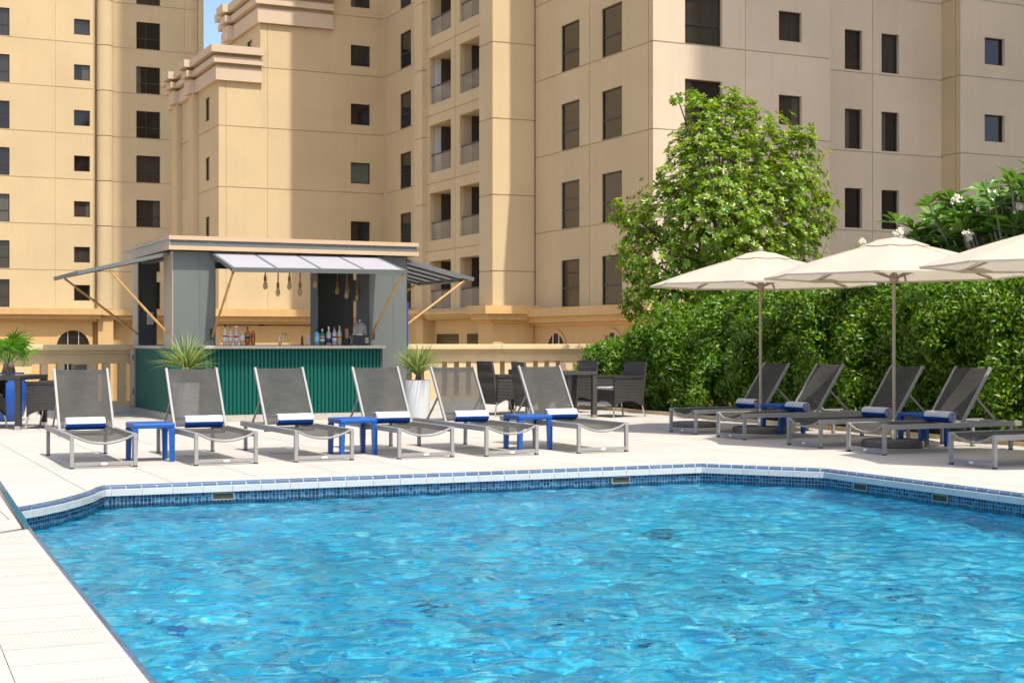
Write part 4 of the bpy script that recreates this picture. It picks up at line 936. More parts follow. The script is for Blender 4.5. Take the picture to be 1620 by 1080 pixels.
def make_towel():
    t_ = thing('rolled_towel', '', 'towel'); L2, r, n = 0.187, 0.064, 26
    rr = random.Random(5)
    def ring_(x, k): return [(x, k * r * math.cos(a) * (1 + 0.03 * math.sin(3 * a + x * 20)), k * r * 0.95 * math.sin(a) + r * 0.95) for a in [2 * PI * i / n for i in range(n)]]
    xs = [(-L2, 0.86), (-L2 + 0.006, 0.97), (-L2 + 0.02, 1.0), (-0.09, 1.01), (0, 0.99), (0.08, 1.012), (L2 - 0.02, 1.0), (L2 - 0.006, 0.97), (L2, 0.86)]
    V_ = [p for x, k in xs for p in ring_(x, k)]
    blue = lambda i: (i >= n * 0.485 and i < n * 0.80) or (i < 2)
    for nm, m_, cond in (('white_side', M_TOWEL_W, lambda i: not blue(i)), ('blue_stripe', M_TOWEL_B, blue)):
        mb = MB(); mb.v = list(V_); mb.f = [(j * n + i, j * n + (i + 1) % n, (j + 1) * n + (i + 1) % n, (j + 1) * n + i) for j in range(len(xs) - 1) for i in range(n) if cond(i)]
        mb.build(nm, m_, t_, True)
    for s_ in (-1, 1):
        mb = MB(); base = [(s_ * (L2 - 0.004), 0.88 * r * math.cos(2 * PI * i / n), 0.88 * r * 0.95 * math.sin(2 * PI * i / n) + r * 0.95) for i in range(n)]
        mb.add(base, [tuple(range(n))]).build('rolled_end', M_TOWEL_B, t_)
        sp = [(s_ * (L2 - 0.001), (0.006 + 0.047 * k / 40) * math.cos(k * 0.36), (0.006 + 0.047 * k / 40) * math.sin(k * 0.36) + r * 0.95) for k in range(41)]
        MB().tube(sp, 0.0042, 6).build('spiral_edge', M_TOWEL_W, t_, True)
    return t_
def make_table():
    t_ = thing('side_table', '', 'side table'); w, d, h = 0.20, 0.20, 0.372
    MB().box(-w, w, -d, d, h - 0.05, h).build('table_top', M_BLUE, t_, bevel=0.014)
    for sx in (-1, 1):
        for sy in (-1, 1):
            x, y = sx * (w - 0.028), sy * (d - 0.028); mb = MB()
            mb.add([(x + a * 0.028, y + b_ * 0.026, h - 0.051) for a, b_ in ((-1, -1), (1, -1), (1, 1), (-1, 1))] + [(x + sx * 0.004 + a * 0.022, y + b_ * 0.022, 0.0) for a, b_ in ((-1, -1), (1, -1), (1, 1), (-1, 1))],
                   [(0, 1, 2, 3), (7, 6, 5, 4), (0, 4, 5, 1), (1, 5, 6, 2), (2, 6, 7, 3), (3, 7, 4, 0)]).build('leg', M_BLUE, t_, bevel=0.004)
    return t_
lou0, tow0, tab0 = make_lounger(), make_towel(), make_table()
used = set()
def inst(proto, loc, rot, label, group):
    if proto.name in used: o = copy_tree(proto)
    else: o = proto; used.add(proto.name)
    o.location = loc; o.rotation_euler = (0, 0, rot); o['label'] = label; o['group'] = group; return o
left_l = [(2.07, 2.67, 13.53), (3.16, 3.76, 13.38), (4.12, 4.70, 13.365), (5.14, 5.72, 13.28), (6.04, 6.60, 13.18), (7.07, 7.63, 13.15)]
where = ['leftmost of the row facing the pool', 'second from the left, before the spiky yucca', 'third from the left, before the green counter', 'fourth from the left, beside the white planter', 'fifth from the left in the poolside row', 'rightmost of the row facing the pool']
for k, (a, b_, y) in enumerate(left_l):
    rz = R((-1.0, -0.4, 0.9, 0.1, 1.3, 0.5)[k])
    inst(lou0, ((a + b_) / 2, y, 0), rz, f'grey mesh sun lounger, {where[k]}', 'loungers facing the pool')
    inst(tow0, ((a + b_) / 2 + (-0.01, 0.02, 0.0, 0.01, -0.02, 0.015)[k], y + HY - 0.085, LH - 0.010), R((1, -1.5, 2, 0.5, -2.5, 1)[k]), f'rolled white and blue towel, lounger {where[k]}', 'rolled towels')
right_l = [(9.80, 15.52), (9.785, 14.44), (9.755, 12.98), (9.735, 11.92), (9.58, 10.23), (9.6, 9.15)]
where = ['farthest along the hedge', 'second farthest along the hedge', 'third along the hedge, behind a parasol pole', 'nearest whole one along the hedge', 'cut off by the right picture edge']
for k, (x, y) in enumerate(right_l[:5]):
    inst(lou0, (x, y, 0), -PI / 2 + R((0.5, -0.8, 0.3, 0.2, -0.5)[k]), f'grey mesh sun lounger in shade, {where[k]}', 'loungers along the hedge')
    if k < 4: inst(tow0, (x + HY - 0.075, y + (0, 0.02, -0.02, 0)[k], LH - 0.010), -PI / 2 + R((2, -2, 3, 0)[k]), f'rolled white and blue towel, shaded lounger {where[k]}', 'rolled towels')
inst(tab0, (2.91, 14.15, 0), R(-1), 'blue metal side table between the first and second loungers from the left', 'blue side tables')
inst(tab0, (4.945, 14.09, 0), R(0.5), 'blue metal side table between the third and fourth loungers from the left', 'blue side tables')
inst(tab0, (6.87, 13.95, 0), R(-0.5), 'blue metal side table between the fifth and sixth loungers from the left', 'blue side tables')
inst(tab0, (10.95, 14.98, 0), R(2), 'blue metal side table in shade between the two far hedge loungers', 'blue side tables')
inst(tab0, (10.98, 12.45, 0), R(-2), 'blue metal side table in shade between the two near hedge loungers', 'blue side tables')

# ------------------------------------------------------------------ parasols
def make_umbrella():
    t_ = thing('parasol', '', 'parasol'); Rr, zr, za, N8 = 1.43, 1.865, 2.265, 8
    def can(f):      # height along a rib: gently bellied
        return za - (za - zr) * (0.72 * f + 0.28 * f * f)
    mb = MB(); m_ = 8; ns = 6; r0 = 0.24
    for k in range(N8):
        for s_ in range(ns):
            a = 2 * PI * (k + s_ / ns) / N8
            for j in range(m_ + 1):
                f = (r0 + (Rr - r0) * j / m_) / Rr; u = abs(s_ / ns - 0.5) * 2
                chord = math.cos(PI / N8) / math.cos((s_ / ns - 0.5) * 2 * PI / N8)
                rr = f * Rr * (chord if True else 1); rr *= 1 - 0.03 * (1 - u * u) * f ** 6
                mb.v.append((rr * math.cos(a), rr * math.sin(a), can(f) - 0.012 * (1 - u * u) * math.sin(PI * f)))
    T = N8 * ns
    for c in range(T):
        for j in range(m_): a, b_ = c * (m_ + 1) + j, ((c + 1) % T) * (m_ + 1) + j; mb.f.append((a, a + 1, b_ + 1, b_))
    cp = mb.build('canopy', M_CANVAS, t_, True)
    hem = MB()
    for c in range(T):
        p, q_ = mb.v[c * (m_ + 1) + m_], mb.v[((c + 1) % T) * (m_ + 1) + m_]
        hem.add([p, q_, (q_[0] * 0.998, q_[1] * 0.998, q_[2] - 0.022), (p[0] * 0.998, p[1] * 0.998, p[2] - 0.022)], [(0, 1, 2, 3)])
    hem.build('hem', M_CANVAS, cp)
    vt = MB()
    for c in range(T):
        a = 2 * PI * c / T
        for f in (0.03, 0.5, 1.0):
            sc2 = 1 - 0.05 * (1 - abs((c % ns) / ns - 0.5) * 2) if f == 1.0 else 1
            vt.v.append((0.375 * f * sc2 * math.cos(a), 0.375 * f * sc2 * math.sin(a), za + 0.025 - 0.095 * f ** 1.7 - (0.012 * math.sin(PI * (c % ns) / ns) if f == 1 else 0)))
    for c in range(T):
        for j in range(2): a, b_ = c * 3 + j, ((c + 1) % T) * 3 + j; vt.f.append((a, a + 1, b_ + 1, b_))
    vt.build('vent_cap', M_CANVAS, t_, True)
    MB().tube([(0, 0, 0.08), (0, 0, za + 0.02)], 0.0195, 14).build('pole', M_POLE, t_, True)
    MB().lathe([(0.010, za + 0.015), (0.018, za + 0.03), (0.030, za + 0.05), (0.029, za + 0.07), (0.017, za + 0.083), (0.004, za + 0.087)], 14).build('finial', M_STONE, t_, True)
    MB().lathe([(0.045, 1.80), (0.05, 1.82), (0.05, 1.87), (0.04, 1.89)], 16).build('runner_hub', M_POLE, t_, True)
    for k in range(N8):
        a = 2 * PI * k / N8; ca, sa = math.cos(a), math.sin(a)
        P_ = lambda f, dz: (f * Rr * ca * 0.985, f * Rr * sa * 0.985, can(f) + dz)
        MB().bar(P_(0.03, -0.02), P_(0.98, -0.014), 0.014, 0.02).build('rib', M_POLE, t_)
        sm = MB()
        for q0 in range(6): sm.bar(P_(0.24 + 0.125 * q0, 0.004), P_(0.24 + 0.125 * (q0 + 1), 0.004), 0.016, 0.004)
        sm.build('seam', M_CANVAS, cp)
        MB().bar((0.045 * ca, 0.045 * sa, 1.85), P_(0.48, -0.03), 0.014, 0.018).build('strut', M_POLE, t_)
    b_ = MB().lathe([(0.34, 0), (0.352, 0.012), (0.352, 0.055), (0.335, 0.075), (0.06, 0.08)], 36).build('base_slab', M_CONC, t_, True)
    MB().lathe([(0.035, 0.08), (0.035, 0.30)], 14).build('sleeve', M_STEEL, t_, True)
    MB().bar((0.03, -0.02, 0.24), (0.075, -0.035, 0.24), 0.018).build('clamp_screw', M_BLACK, t_)
    return t_
um0 = make_umbrella()
inst(um0, (10.77, 15.21, 0), R(2), 'cream canvas parasol farthest from the camera, in front of the tree', 'parasols over the hedge loungers')
inst(um0, (10.66, 12.56, 0), R(-1), 'cream canvas parasol in the middle, nearest whole one', 'parasols over the hedge loungers')
inst(um0, (10.60, 9.92, 0), R(4), 'cream canvas parasol cut off by the right edge of the picture', 'parasols over the hedge loungers')
b2 = MB().lathe([(0.30, 0), (0.312, 0.012), (0.312, 0.05), (0.295, 0.066), (0.05, 0.07)], 32).build('granite_disc', M_CONC, None, True); b2.location = (10.72, 16.65, 0)
tag(b2, 'round granite weight without a pole behind the farthest lounger', 'granite weight')

# ------------------------------------------------------------------ wicker dining sets
def make_chair():
    t_ = thing('wicker_armchair', '', 'armchair'); w, d = 0.28, 0.28       # faces -Y, back at +Y
    def skirt(p, q_, ztop0, ztop1, zb, arch, th, name):
        """upright woven panel from p to q with an arched lower edge"""
        p, q_ = Vector((*p, 0)), Vector((*q_, 0)); dr_ = (q_ - p).normalized(); nr = Vector((-dr_.y, dr_.x, 0)) * th / 2; n = 12; mb = MB()
        for k in range(n + 1):
            f = k / n; c = p.lerp(q_, f); z0 = zb + arch * math.sin(PI * f) ** 0.7; z1 = ztop0 + (ztop1 - ztop0) * f
            mb.v += [tuple(c - nr + Vector((0, 0, z0))), tuple(c + nr + Vector((0, 0, z0))), tuple(c + nr + Vector((0, 0, z1))), tuple(c - nr + Vector((0, 0, z1)))]
        for k in range(n):
            a = k * 4
            for i in range(4): mb.f.append((a + i, a + (i + 1) % 4, a + 4 + (i + 1) % 4, a + 4 + i))
        mb.f += [(3, 2, 1, 0), (n * 4, n * 4 + 1, n * 4 + 2, n * 4 + 3)]
        return mb.build(name, M_WICK, t_)
    skirt((-w, -d), (-w, d - 0.02), 0.60, 0.60, 0.16, 0.09, 0.035, 'side_panel'); skirt((w, -d), (w, d - 0.02), 0.60, 0.60, 0.16, 0.09, 0.035, 'side_panel')
    skirt((-w + 0.02, -d + 0.01), (w - 0.02, -d + 0.01), 0.40, 0.40, 0.16, 0.09, 0.03, 'front_panel')
    for s_ in (-1, 1): MB().bar((s_ * w, -d - 0.02, 0.612), (s_ * w, d, 0.612), 0.06, 0.03).build('arm_rest', M_WICK, t_)
    mb = MB(); n = 8
    for k in range(n + 1):
        f = k / n; z = 0.17 + 0.67 * f; y = d - 0.02 + 0.09 * max(0, f - 0.3) ** 1.2; hw = (w + 0.0) * (0.92 + 0.08 * math.sin(PI * f)) ; zz = z + (0.07 * 0 if k else 0)
        mb.v += [(-hw, y, zz), (hw, y, zz), (hw, y + 0.035, zz), (-hw, y + 0.035, zz)]
    for k in range(n):
        a = k * 4
        for i in range(4): mb.f.append((a + i, a + (i + 1) % 4, a + 4 + (i + 1) % 4, a + 4 + i))
    mb.f += [(3, 2, 1, 0), (n * 4, n * 4 + 1, n * 4 + 2, n * 4 + 3)]
    mb.build('backrest', M_WICK, t_)
    MB().box(-w + 0.02, w - 0.02, -d + 0.03, d - 0.03, 0.36, 0.40).build('seat', M_WICK, t_)
    MB().box(-w + 0.035, w - 0.035, -d + 0.02, d - 0.05, 0.401, 0.455).build('seat_cushion', M_STRIPE, t_, bevel=0.018)
    for sx in (-1, 1):
        for sy in (-1, 1): MB().tube([(sx * (w - 0.01), sy * (d - 0.03), 0.22), (sx * (w + 0.005), sy * (d + 0.02), 0.0)], 0.014, 8).build('leg', M_STEEL, t_, True)
    return t_
def make_dining(w, d):
    t_ = thing('wicker_table', '', 'table')
    MB().box(-w / 2, w / 2, -d / 2, d / 2, 0.645, 0.70).build('table_top', M_WICK, t_, bevel=0.006)
    MB().box(-w / 2 + 0.06, w / 2 - 0.06, -d / 2 + 0.06, d / 2 - 0.06, 0.7005, 0.706).build('glass_top', mat('smoked_glass', (0.03, 0.03, 0.03), 0.08), t_)
    for sx in (-1, 1):
        for sy in (-1, 1):
            x, y = sx * (w / 2 - 0.04), sy * (d / 2 - 0.04); lg = MB().box(x - 0.036, x + 0.036, y - 0.036, y + 0.036, 0.05, 0.644).build('leg', M_WICK, t_)
            MB().box(x - 0.037, x + 0.037, y - 0.037, y + 0.037, 0, 0.0495).build('foot', M_STEEL, lg)
    return t_
ch0 = make_chair()
cg = 'black wicker armchairs'
inst(ch0, (9.80, 20.76, 0), PI / 2 + R(2), 'black wicker armchair left of the far table, its back nearest the white planter', cg)
inst(ch0, (9.88, 19.68, 0), PI / 2 - R(4), 'black wicker armchair half hidden behind the rightmost poolside lounger', cg)
inst(ch0, (11.12, 20.95, 0), -PI / 2 + R(5), 'black wicker armchair behind the near table, only its back showing', cg)
inst(ch0, (11.10, 19.40, 0), -PI / 2 + R(6), 'black wicker armchair beside the hedge, right of the near table', cg)
inst(ch0, (2.88, 20.12, 0), -PI / 2 - R(26), 'black wicker armchair behind the leftmost lounger', cg)
inst(ch0, (1.93, 20.45, 0), PI / 2 - R(27), 'black wicker armchair cut off by the left edge of the picture', cg)
d1 = make_dining(0.62, 0.70); d1.location = (10.29, 19.50, 0); d1['label'] = 'black wicker table near the hedge behind the rightmost poolside lounger'; d1['group'] = 'wicker tables'
d2 = make_dining(0.62, 0.70); d2.location = (10.42, 20.90, 0); d2['label'] = 'black wicker table by the balustrade, mostly hidden by chairs'; d2['group'] = 'wicker tables'
d3 = make_dining(0.82, 1.04); d3.location = (2.27, 20.44, 0); d3.rotation_euler = (0, 0, R(-27)); d3['label'] = 'black wicker table at the left edge in front of the palm'; d3['group'] = 'wicker tables'

# ------------------------------------------------------------------ potted plants
def blades(n, length, width, base_r, up, droop, rs, jit=0.35, z0=0.0, seg=6):
    """long tapered arching blades, each bent in its own plane"""
    Vs, Fs = [], []
    for k in range(n):
        a = rs.uniform(0, 2 * PI); el = R(rs.uniform(*up)); L_ = length * rs.uniform(1 - jit, 1.0); w = width * rs.uniform(0.75, 1.15); dr_ = rs.uniform(*droop)
        p = np.array([base_r * math.cos(a) * rs.uniform(0, 1), base_r * math.sin(a) * rs.uniform(0, 1), z0 + rs.uniform(0, 0.05)])
        side = np.array([-math.sin(a), math.cos(a), 0.0]); o = len(Vs)
        for j in range(seg + 1):
            f = j / seg; ww = w * (0.55 + 0.9 * f if f < 0.4 else 0.91 * (1 - f) / 0.6 + 0.01)
            nrm = np.array([-math.cos(a) * math.sin(el), -math.sin(a) * math.sin(el), math.cos(el)])
            Vs += [p + side * ww / 2 + nrm * ww * 0.18, p, p - side * ww / 2 + nrm * ww * 0.18]
            el -= dr_ / seg
            p = p + np.array([math.cos(a) * math.cos(el), math.sin(a) * math.cos(el), math.sin(el)]) * L_ / seg
        for j in range(seg):
            b_ = o + j * 3; Fs += [(b_, b_ + 1, b_ + 4, b_ + 3), (b_ + 1, b_ + 2, b_ + 5, b_ + 4)]
    return np.array(Vs), np.array(Fs)
def planter(loc, label, potm, h, r0, r1, n, length, width, up, droop, leafm, seed, name='potted_yucca', crown_z=0.0):
    t_ = thing(name, label, 'potted plant', loc); rs = random.Random(seed)
    MB().lathe([(r0 * 0.9, 0), (r0, 0.012), (r1, h - 0.012), (r1 * 0.97, h), (r1 * 0.9, h - 0.005), (r1 * 0.88, h - 0.05)], 32, cap=False).build('pot', potm, t_, True)
    MB().lathe([(0.01, h - 0.045), (r1 * 0.885, h - 0.05)], 24, cap=False).build('soil', M_SOIL, t_)
    if crown_z: MB().tube([(0, 0, h - 0.06), (0.01, 0, h + crown_z)], [0.05, 0.035], 10).build('stem', M_BARK, t_, True)
    V_, F_ = blades(n, length, width, r1 * 0.35, up, droop, rs, z0=h - 0.04 + crown_z)
    obj('leaves', npmesh('leaves', V_, F_, leafm, True), t_)
    return t_
planter((7.97, 19.83, 0), 'variegated spiky yucca in a tall white round planter right of the bar', M_POTW, 0.585, 0.165, 0.195, 190, 0.58, 0.028, (28, 88), (0.1, 1.1), M_YUCCA, 3, crown_z=0.12)
planter((4.66, 20.25, 0), 'green spiky yucca in front of the left bar pillar, pot hidden by a lounger', M_POTW, 0.58, 0.165, 0.195, 180, 0.60, 0.034, (20, 88), (0.1, 1.0), M_YUCCA, 9, crown_z=0.20)
# fan palm at the left edge
pl = thing('fan_palm', 'green fan palm in a glossy blue pot at the left edge', 'potted plant', (2.52, 22.1, 0)); rs = random.Random(4)
MB().lathe([(0.15, 0), (0.21, 0.08), (0.26, 0.30), (0.25, 0.52), (0.20, 0.66), (0.215, 0.70), (0.19, 0.70), (0.18, 0.64)], 32, cap=False).build('pot', M_POTB, pl, True)
MB().lathe([(0.01, 0.645), (0.185, 0.64)], 20, cap=False).build('soil', M_SOIL, pl)
MB().lathe([(0.08, 0.62), (0.095, 0.72), (0.07, 0.82), (0.03, 0.88)], 12).build('stem', M_BARK, pl, True)
for k in range(13):
    a = 2 * PI * k / 13 + rs.uniform(-0.2, 0.2); el = R(rs.uniform(35, 82)); L_ = rs.uniform(0.22, 0.42)
    d_ = Vector((math.cos(a) * math.cos(el), math.sin(a) * math.cos(el), math.sin(el))); p0 = Vector((0, 0, 0.78)); p1 = p0 + d_ * L_
    fr = MB().tube([p0, p0.lerp(p1, 0.5) + Vector((0, 0, 0.02)), p1], 0.008, 6).build('frond', M_PALM, pl, True)
    side = d_.cross(Vector((0, 0, 1))).normalized(); up_ = side.cross(d_).normalized(); Vs, Fs = [], []
    for q_ in range(17):
        th = R(-110 + 220 * q_ / 16); dr2 = d_ * math.cos(th) + side * math.sin(th); Lb = 0.36 * (0.65 + 0.35 * math.cos(th)) * rs.uniform(0.9, 1.05); sw = (side * math.cos(th) - d_ * math.sin(th)); o = len(Vs)
        for j in range(5):
            f = j / 4; c = p1 + dr2 * Lb * f - Vector((0, 0, 1)) * (0.14 * f * f) - up_ * 0.02 * f; ww = (0.030 if j < 3 else 0.022) * (1 - 0.92 * (f > 0.9)) * (0.5 if j == 0 else 1)
            Vs += [c + sw * ww / 2 + up_ * 0.006, c, c - sw * ww / 2 + up_ * 0.006]
        for j in range(4):
            b_ = o + j * 3; Fs += [(b_, b_ + 1, b_ + 4, b_ + 3), (b_ + 1, b_ + 2, b_ + 5, b_ + 4)]
    obj('leaf_blades', npmesh('leaf_blades', np.array([tuple(v) for v in Vs]), np.array(Fs), M_PALM, False), fr)

# ------------------------------------------------------------------ hedge
rg = np.random.RandomState(11)
def lump(a, b):
    return 0.20 * np.sin(1.9 * a + 0.7) * np.sin(2.3 * b + 1.1) + 0.13 * np.sin(4.3 * a + 2.2 * b) * np.sin(3.1 * b - a) + 0.08 * np.sin(7.1 * a - 3.0 * b + 0.5) + 0.06 * np.sin(11 * a + 9 * b) * np.sin(13 * b - 4 * a)
HX, HYa, HYb = 12.15, 8.0, 21.6
hd = thing('clipped_hedge', 'dense dark green leafy hedge running behind the shaded loungers', 'hedge', (12.8, 15, 0))
def htop(y): return 1.82 + 0.07 * np.sin(1.3 * y) + 0.05 * np.sin(3.7 * y + 1) - np.clip((y - 18.0) / 3.6, 0, 1) ** 1.6 * 0.85
def clumps(n, kind):
    y = rg.uniform(HYa, HYb, n); tp = htop(y)
    if kind == 0:                       # front face, leaning back towards the top
        z = 0.12 + (tp - 0.12) * rg.uniform(0, 1, n) ** 0.9
        x = HX + 0.16 + lump(y, z) + np.clip(z - tp + 0.5, 0, 1) ** 2 * 1.0 + np.clip(y - 20.6, 0, 2) ** 2 * 0.6
        d = np.stack([-np.ones(n), rg.normal(0, .3, n), rg.normal(.25, .3, n)], 1)
    elif kind == 1:
        x = HX + 0.35 + rg.uniform(0, 1.15, n); z = tp - 0.06 + lump(2 * x, y) + rg.normal(0, 0.05, n)
        d = np.stack([rg.normal(-.2, .3, n), rg.normal(0, .3, n), np.ones(n)], 1)
    else:
        y = np.full(n, HYb) - rg.uniform(0, 0.25, n); x = HX + rg.uniform(0.1, 1.5, n); z = rg.uniform(0.12, 0.95, n)
        d = np.stack([rg.normal(-.4, .3, n), np.ones(n), rg.normal(.3, .3, n)], 1)
    return np.stack([x, y, z], 1), unit(d)
Pc, Dc = [np.concatenate(a) for a in zip(clumps(1250, 0), clumps(650, 1), clumps(130, 2))]
rr_ = unit(rg.normal(0, 1, (260, 3))); rr_[:, 2] = np.abs(rr_[:, 2]); Pb = np.array([12.35, 21.75, 0.30]) + rr_ * np.array([0.62, 0.62, 0.78]) * rg.uniform(.75, 1, (260, 1))
Pc = np.concatenate([Pc, Pb]); Dc = np.concatenate([Dc, rr_])
per = 62; nc = len(Pc); cr = rg.uniform(0.09, 0.21, nc)
U = unit(rg.normal(0, 1, (nc, per, 3)) + Dc[:, None, :] * 0.9 + np.array([0, 0, 0.25]))
Pa = (Pc[:, None, :] + U * cr[:, None, None] * rg.uniform(0.55, 1.1, (nc, per, 1))).reshape(-1, 3); Na = U.reshape(-1, 3) + rg.normal(0, 0.45, (nc * per, 3)) + np.array([0, 0, 0.3])
# loose inner leaves that close the gaps
n = 30000; y = rg.uniform(HYa, HYb - 0.1, n); zz = rg.uniform(0.05, 0.96, n) * htop(y); xx = HX + 0.30 + rg.exponential(0.12, n) + np.clip(zz - htop(y) + 0.4, 0, 1) ** 2
Pa = np.concatenate([Pa, np.stack([xx, y, zz], 1)]); Na = np.concatenate([Na, np.stack([-np.ones(n), rg.normal(0, .5, n), rg.normal(.3, .5, n)], 1)])
Pa[:, 2] = np.maximum(Pa[:, 2], 0.03)
Da = np.cross(Na, rg.normal(0, 1, Na.shape)) + unit(Na) * 0.3 + np.array([0, 0, 0.35])
V_, F_ = leaves(Pa, Da, Na, rg.uniform(0.05, 0.095, len(Pa)), rg.uniform(0.026, 0.044, len(Pa)))
off = np.array([12.8, 15, 0])
obj('foliage', npmesh('foliage', V_ - off, F_, M_LEAF_H), hd)
sel = rg.choice(nc * per, 420, replace=False); Vo, Fo = leaves(Pa[sel] + np.array([-0.02, 0, 0.01]), Da[sel], Na[sel], np.full(420, 0.06), np.full(420, 0.03)); tag(obj('yellowing_leaves', npmesh('yellowing_leaves', Vo - off, Fo, M_LEAF_O), hd), kind='stuff')
core = MB()
for k in range(26):
    ya = HYa + (HYb - HYa - 0.7) * k / 26; yb_ = HYa + (HYb - HYa - 0.7) * (k + 1) / 26
    core.box(HX + 0.48 - 12.8, HX + 1.3 - 12.8, ya - 15, yb_ - 15, 0.25, max(0.4, float(htop(yb_)) - 0.36))
core.build('light_block_core', M_LEAF_H, hd)  # hidden solid boxes added to stop light passing through the foliage
for k in range(34):
    y_ = HYa + 0.2 + (HYb - HYa - 0.3) * k / 34 + random.uniform(-0.1, 0.1); x_ = HX + random.uniform(0.15, 0.5)
    MB().tube([(x_ - 12.8, y_ - 15, 0), (x_ - 12.8 + random.uniform(-.05, .05), y_ - 15 + random.uniform(-.08, .08), 0.35), (x_ - 12.8 - 0.1, y_ - 15 + random.uniform(-.2, .2), 0.8)], [0.022, 0.017, 0.008], 6).build('stem', M_BARK, hd)
bed = MB().box(12.02, 14.3, 7.5, 22.3, -0.01, 0.012).build('planting_bed', M_SOIL); tag(bed, kind='structure')
kerb = MB().box(11.96, 12.019, 7.5, 22.3, -0.01, 0.05).build('bed_kerb', M_BAL); tag(kerb, kind='structure')

# ------------------------------------------------------------------ tree
def ray_pt(px, py, d):
    r = (px - 810) / 2300 * d; return Vector((r * CC + d * CS, -r * CS + d * CC, 1.15 + (540 - py) * d / 2300))
TB = Vector((14.45, 21.6, 0)); TD = 25.7
tree = thing('broadleaf_tree', 'bright green broadleaf tree rising above the hedge in front of the large building', 'tree', TB)
lobes = [(1135, 205, 62, 0), (1205, 225, 58, .2), (1105, 170, 26, -.1), (1262, 240, 38, .1), (1120, 270, 75, -.5), (1200, 285, 72, .5), (1050, 345, 66, .1), (1130, 345, 80, -.6), (1215, 350, 80, -.2), (1275, 345, 48, .3), (1010, 350, 36, .2), (1040, 420, 56, -.2), (1115, 420, 70, .4), (1190, 410, 70, -.7), (1262, 400, 46, .1), (1020, 470, 34, 0), (1075, 480, 50, -.3), (1150, 470, 60, -.5), (1085, 240, 34, .2), (1240, 300, 55, -.4), (1072, 155, 10, 0), (1150, 160, 26, .1), (1268, 222, 26, .1), (1283, 285, 30, .1), (1305, 320, 18, .2), (1000, 395, 30, .1), (1000, 430, 22, -.1), (1000, 490, 22, .1), (1100, 155, 14, .2), (1180, 175, 22, .1), (975, 325, 10, .1), (1060, 300, 24, .2), (1045, 275, 10, 0), (1300, 350, 22, 0), (985, 345, 16, 0)]
RV, RF = [], []
def rosette(c, ax, rs, L_, W_, n, P_, D_, N_, LL_, WW_):
    ax = ax.normalized(); s1 = ax.cross(Vector((0.3, 0.9, 0.2))).normalized(); s2 = ax.cross(s1)
    ph = rs.uniform(0, 6.28)
    for k in range(n):
        a = ph + 2 * PI * k / n + rs.uniform(-.25, .25); rd = s1 * math.cos(a) + s2 * math.sin(a); tl = rs.uniform(0.1, 0.75)
        d_ = (rd + ax * tl).normalized(); nn = (ax - rd * tl * 0.9).normalized()
        P_.append(c + ax * rs.uniform(-.015, .015)); D_.append(d_); N_.append(nn); LL_.append(L_ * rs.uniform(.7, 1.1)); WW_.append(W_ * rs.uniform(.8, 1.15))
rs = random.Random(21); P_, D_, N_, LL_, WW_ = [], [], [], [], []; Py_, Dy_, Ny_, Ly_, Wy_ = [], [], [], [], []
cen = ray_pt(1150, 340, TD); twigs = []
for (px, py, rp, dz) in lobes:
    c = ray_pt(px, py, TD + dz); r = rp * TD / 2300
    nr = max(7, int(285 * (rp / 70) ** 2))
    for k in range(nr):
        u = Vector((rs.gauss(0, 1), rs.gauss(0, 1), rs.gauss(0, 1))).normalized(); rad = r * (0.35 + 0.65 * rs.random() ** 0.5) * (rs.uniform(0.85, 1.08) if rs.random() < 0.9 else rs.uniform(1.1, 1.38))
        p = c + Vector((u.x * rad, u.y * rad * 1.1, u.z * rad * 0.95))
        ax = (u * 0.7 + (p - cen).normalized() * 0.5 + Vector((0, -0.15, 0.7)) + Vector((rs.gauss(0, .3), rs.gauss(0, .3), rs.gauss(0, .3))))
        tgt = (Py_, Dy_, Ny_, Ly_, Wy_) if rs.random() < 0.006 else (P_, D_, N_, LL_, WW_)
        rosette(p, ax, rs, 0.102, 0.050, rs.randint(6, 8), *tgt)
        if rs.random() < 0.06: twigs.append((c.lerp(p, 0.15), p))
A_ = lambda L__: np.array([tuple(v) for v in L__])
TBn = np.array(tuple(TB))
V_, F_ = leaves(A_(P_), A_(D_), A_(N_), LL_, WW_, 0.16, 0.66); obj('crown', npmesh('crown', V_ - TBn, F_, M_LEAF_T), tree)
if Py_: V_, F_ = leaves(A_(Py_), A_(Dy_), A_(Ny_), Ly_, Wy_); obj('yellowing_leaves', npmesh('yellowing_leaves', V_ - TBn, F_, M_LEAF_O), tree)
fork = Vector((0.0, 0, 1.7))
MB().tube([(0, 0, -0.05), (0.04, 0.02, 0.6), (-0.02, 0, 1.2), fork, fork + Vector((0.05, 0, 0.8)), fork + Vector((-0.02, 0, 1.7)), fork + Vector((0.05, 0, 2.5))], [0.14, 0.115, 0.10, 0.085, 0.055, 0.035, 0.012], 12).build('trunk', M_BARK, tree, True)
lm = MB()
for (px, py, rp, dz) in lobes:
    e = ray_pt(px, py, TD + dz) - TB; s0 = fork + Vector((0, 0, max(0, min(1.6, (e.z - 2.2) * 0.55)))) ; m1 = s0.lerp(e, 0.5) + Vector((rs.uniform(-.1, .1), rs.uniform(-.1, .1), -0.06))
    lm.tube([s0, s0.lerp(m1, .5) + Vector((0, 0, .03)), m1, e], [0.036, 0.030, 0.022, 0.009], 7)
lm.build('limbs', M_BARK, tree, True)
tg = MB()
for a, b_ in twigs: tg.tube([a - TB, (a - TB).lerp(b_ - TB, .5) + Vector((0, 0, .02)), b_ - TB], [0.007, 0.005, 0.003], 4, cap=False)
tag(tg.build('twigs', M_BARK, tree), kind='stuff')

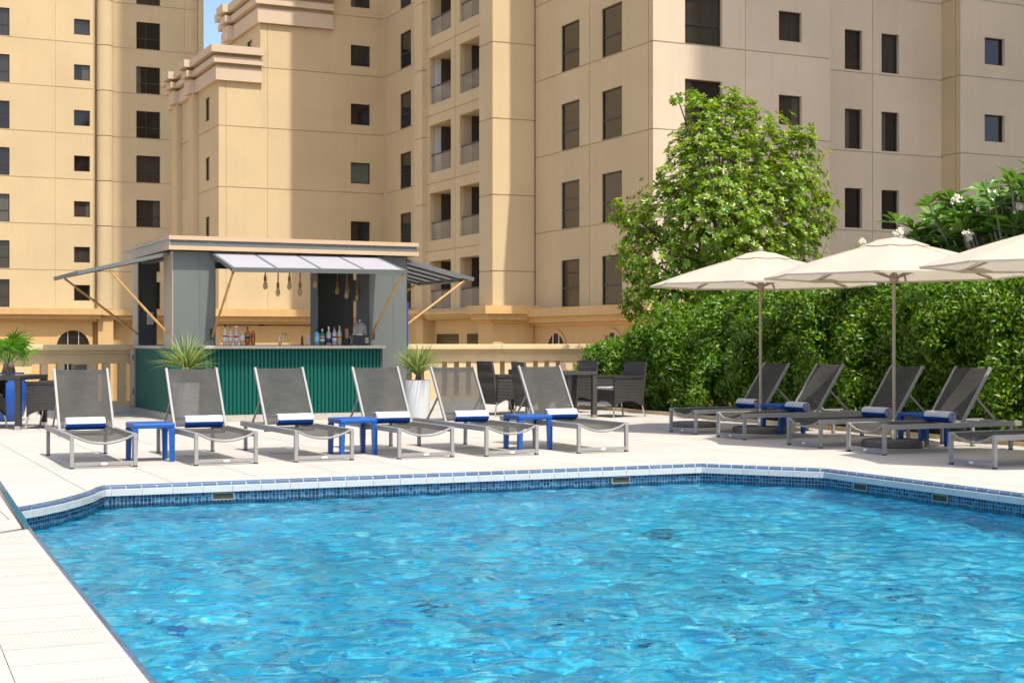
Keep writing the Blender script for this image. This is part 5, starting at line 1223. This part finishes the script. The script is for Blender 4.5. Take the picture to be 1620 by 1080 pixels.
# ------------------------------------------------------------------ plumeria (frangipani)
PB = Vector((13.9, 13.6, 0))
plu = thing('plumeria_tree', 'plumeria tree with big glossy leaves and white blossoms behind the parasols', 'tree', PB)
pdist = lambda px: 13.75 / (CC * (px - 810) / 2300 + CS)
rs = random.Random(8); P_, D_, N_, LL_, WW_ = [], [], [], [], []; tips = []
while len(tips) < 300:
    px = rs.uniform(1372, 1720); up_lim = 425 - max(0, (px - 1385)) * 0.75 if px < 1470 else 345 - (px - 1470) * 0.42
    up_lim = max(up_lim, 262); py = rs.uniform(up_lim, 470); d = pdist(px) + rs.uniform(-0.5, 0.8)
    tips.append((px, py, d))
tips += [(1604, 285, 17.2), (1560, 302, 17.4), (1505, 318, 17.3), (1470, 325, 17.5), (1418, 352, 17.4), (1535, 350, 17.0), (1580, 350, 16.9), (1490, 365, 17.1), (1445, 362, 17.2), (1618, 340, 16.8)]
lm = MB(); F_P = []
for px, py, d in tips:
    c = ray_pt(px, py, pdist(px) - 0.2 if d < 17.6 and d in (17.2, 17.4, 17.3, 17.5, 17.0, 16.9, 17.1, 16.8) else d); ax = Vector((rs.gauss(0, .35), rs.gauss(-.25, .35), 1))
    rosette(c, ax, rs, 0.29, 0.098, rs.randint(9, 13), P_, D_, N_, LL_, WW_)
    b_ = c - PB; s0 = Vector((b_.x * 0.6, b_.y * 0.6, max(0.9, b_.z * 0.62)))
    lm.tube([s0, s0.lerp(b_, .6) + Vector((0, 0, -.05)), b_], [0.022, 0.018, 0.014], 6)
    if rs.random() < 0.5: lm.tube([Vector((0, 0, 0.7)), s0.lerp(Vector((0, 0, .7)), .5), s0], [0.04, 0.032, 0.022], 6)
PBn = np.array(tuple(PB))
V_, F_ = leaves(A_(P_), A_(D_), A_(N_), LL_, WW_, 0.14, 0.60); obj('crown', npmesh('crown', V_ - PBn, F_, M_LEAF_P), plu)
lm.build('limbs', M_BARKG, plu, True)
MB().tube([(0, 0, -0.02), (0.03, 0, 0.5), (0, 0.02, 0.95)], [0.085, 0.07, 0.055], 10).build('trunk', M_BARKG, plu, True)
for px, py, d in ((1510, 316, 17.0), (1530, 372, 16.8), (1364, 383, 17.3), (1424, 370, 17.0), (1548, 452, 16.9), (1612, 330, 16.7)):
    c = ray_pt(px, py, pdist(px) - 0.55) - PB; P2, D2, N2, L2_, W2_ = [], [], [], [], []
    for k in range(15):
        cc = c + Vector((rs.gauss(0, .035), rs.gauss(0, .03), rs.gauss(0, .032)))
        rosette(cc, Vector((rs.gauss(0, .4), -1 + rs.gauss(0, .4), .5)), rs, 0.036, 0.026, 5, P2, D2, N2, L2_, W2_)
    V_, F_ = leaves(A_(P2), A_(D2), A_(N2), L2_, W2_); blo = obj('blossom_cluster', npmesh('blossom_cluster', V_, F_, M_PETAL), plu); blo['kind'] = 'stuff'
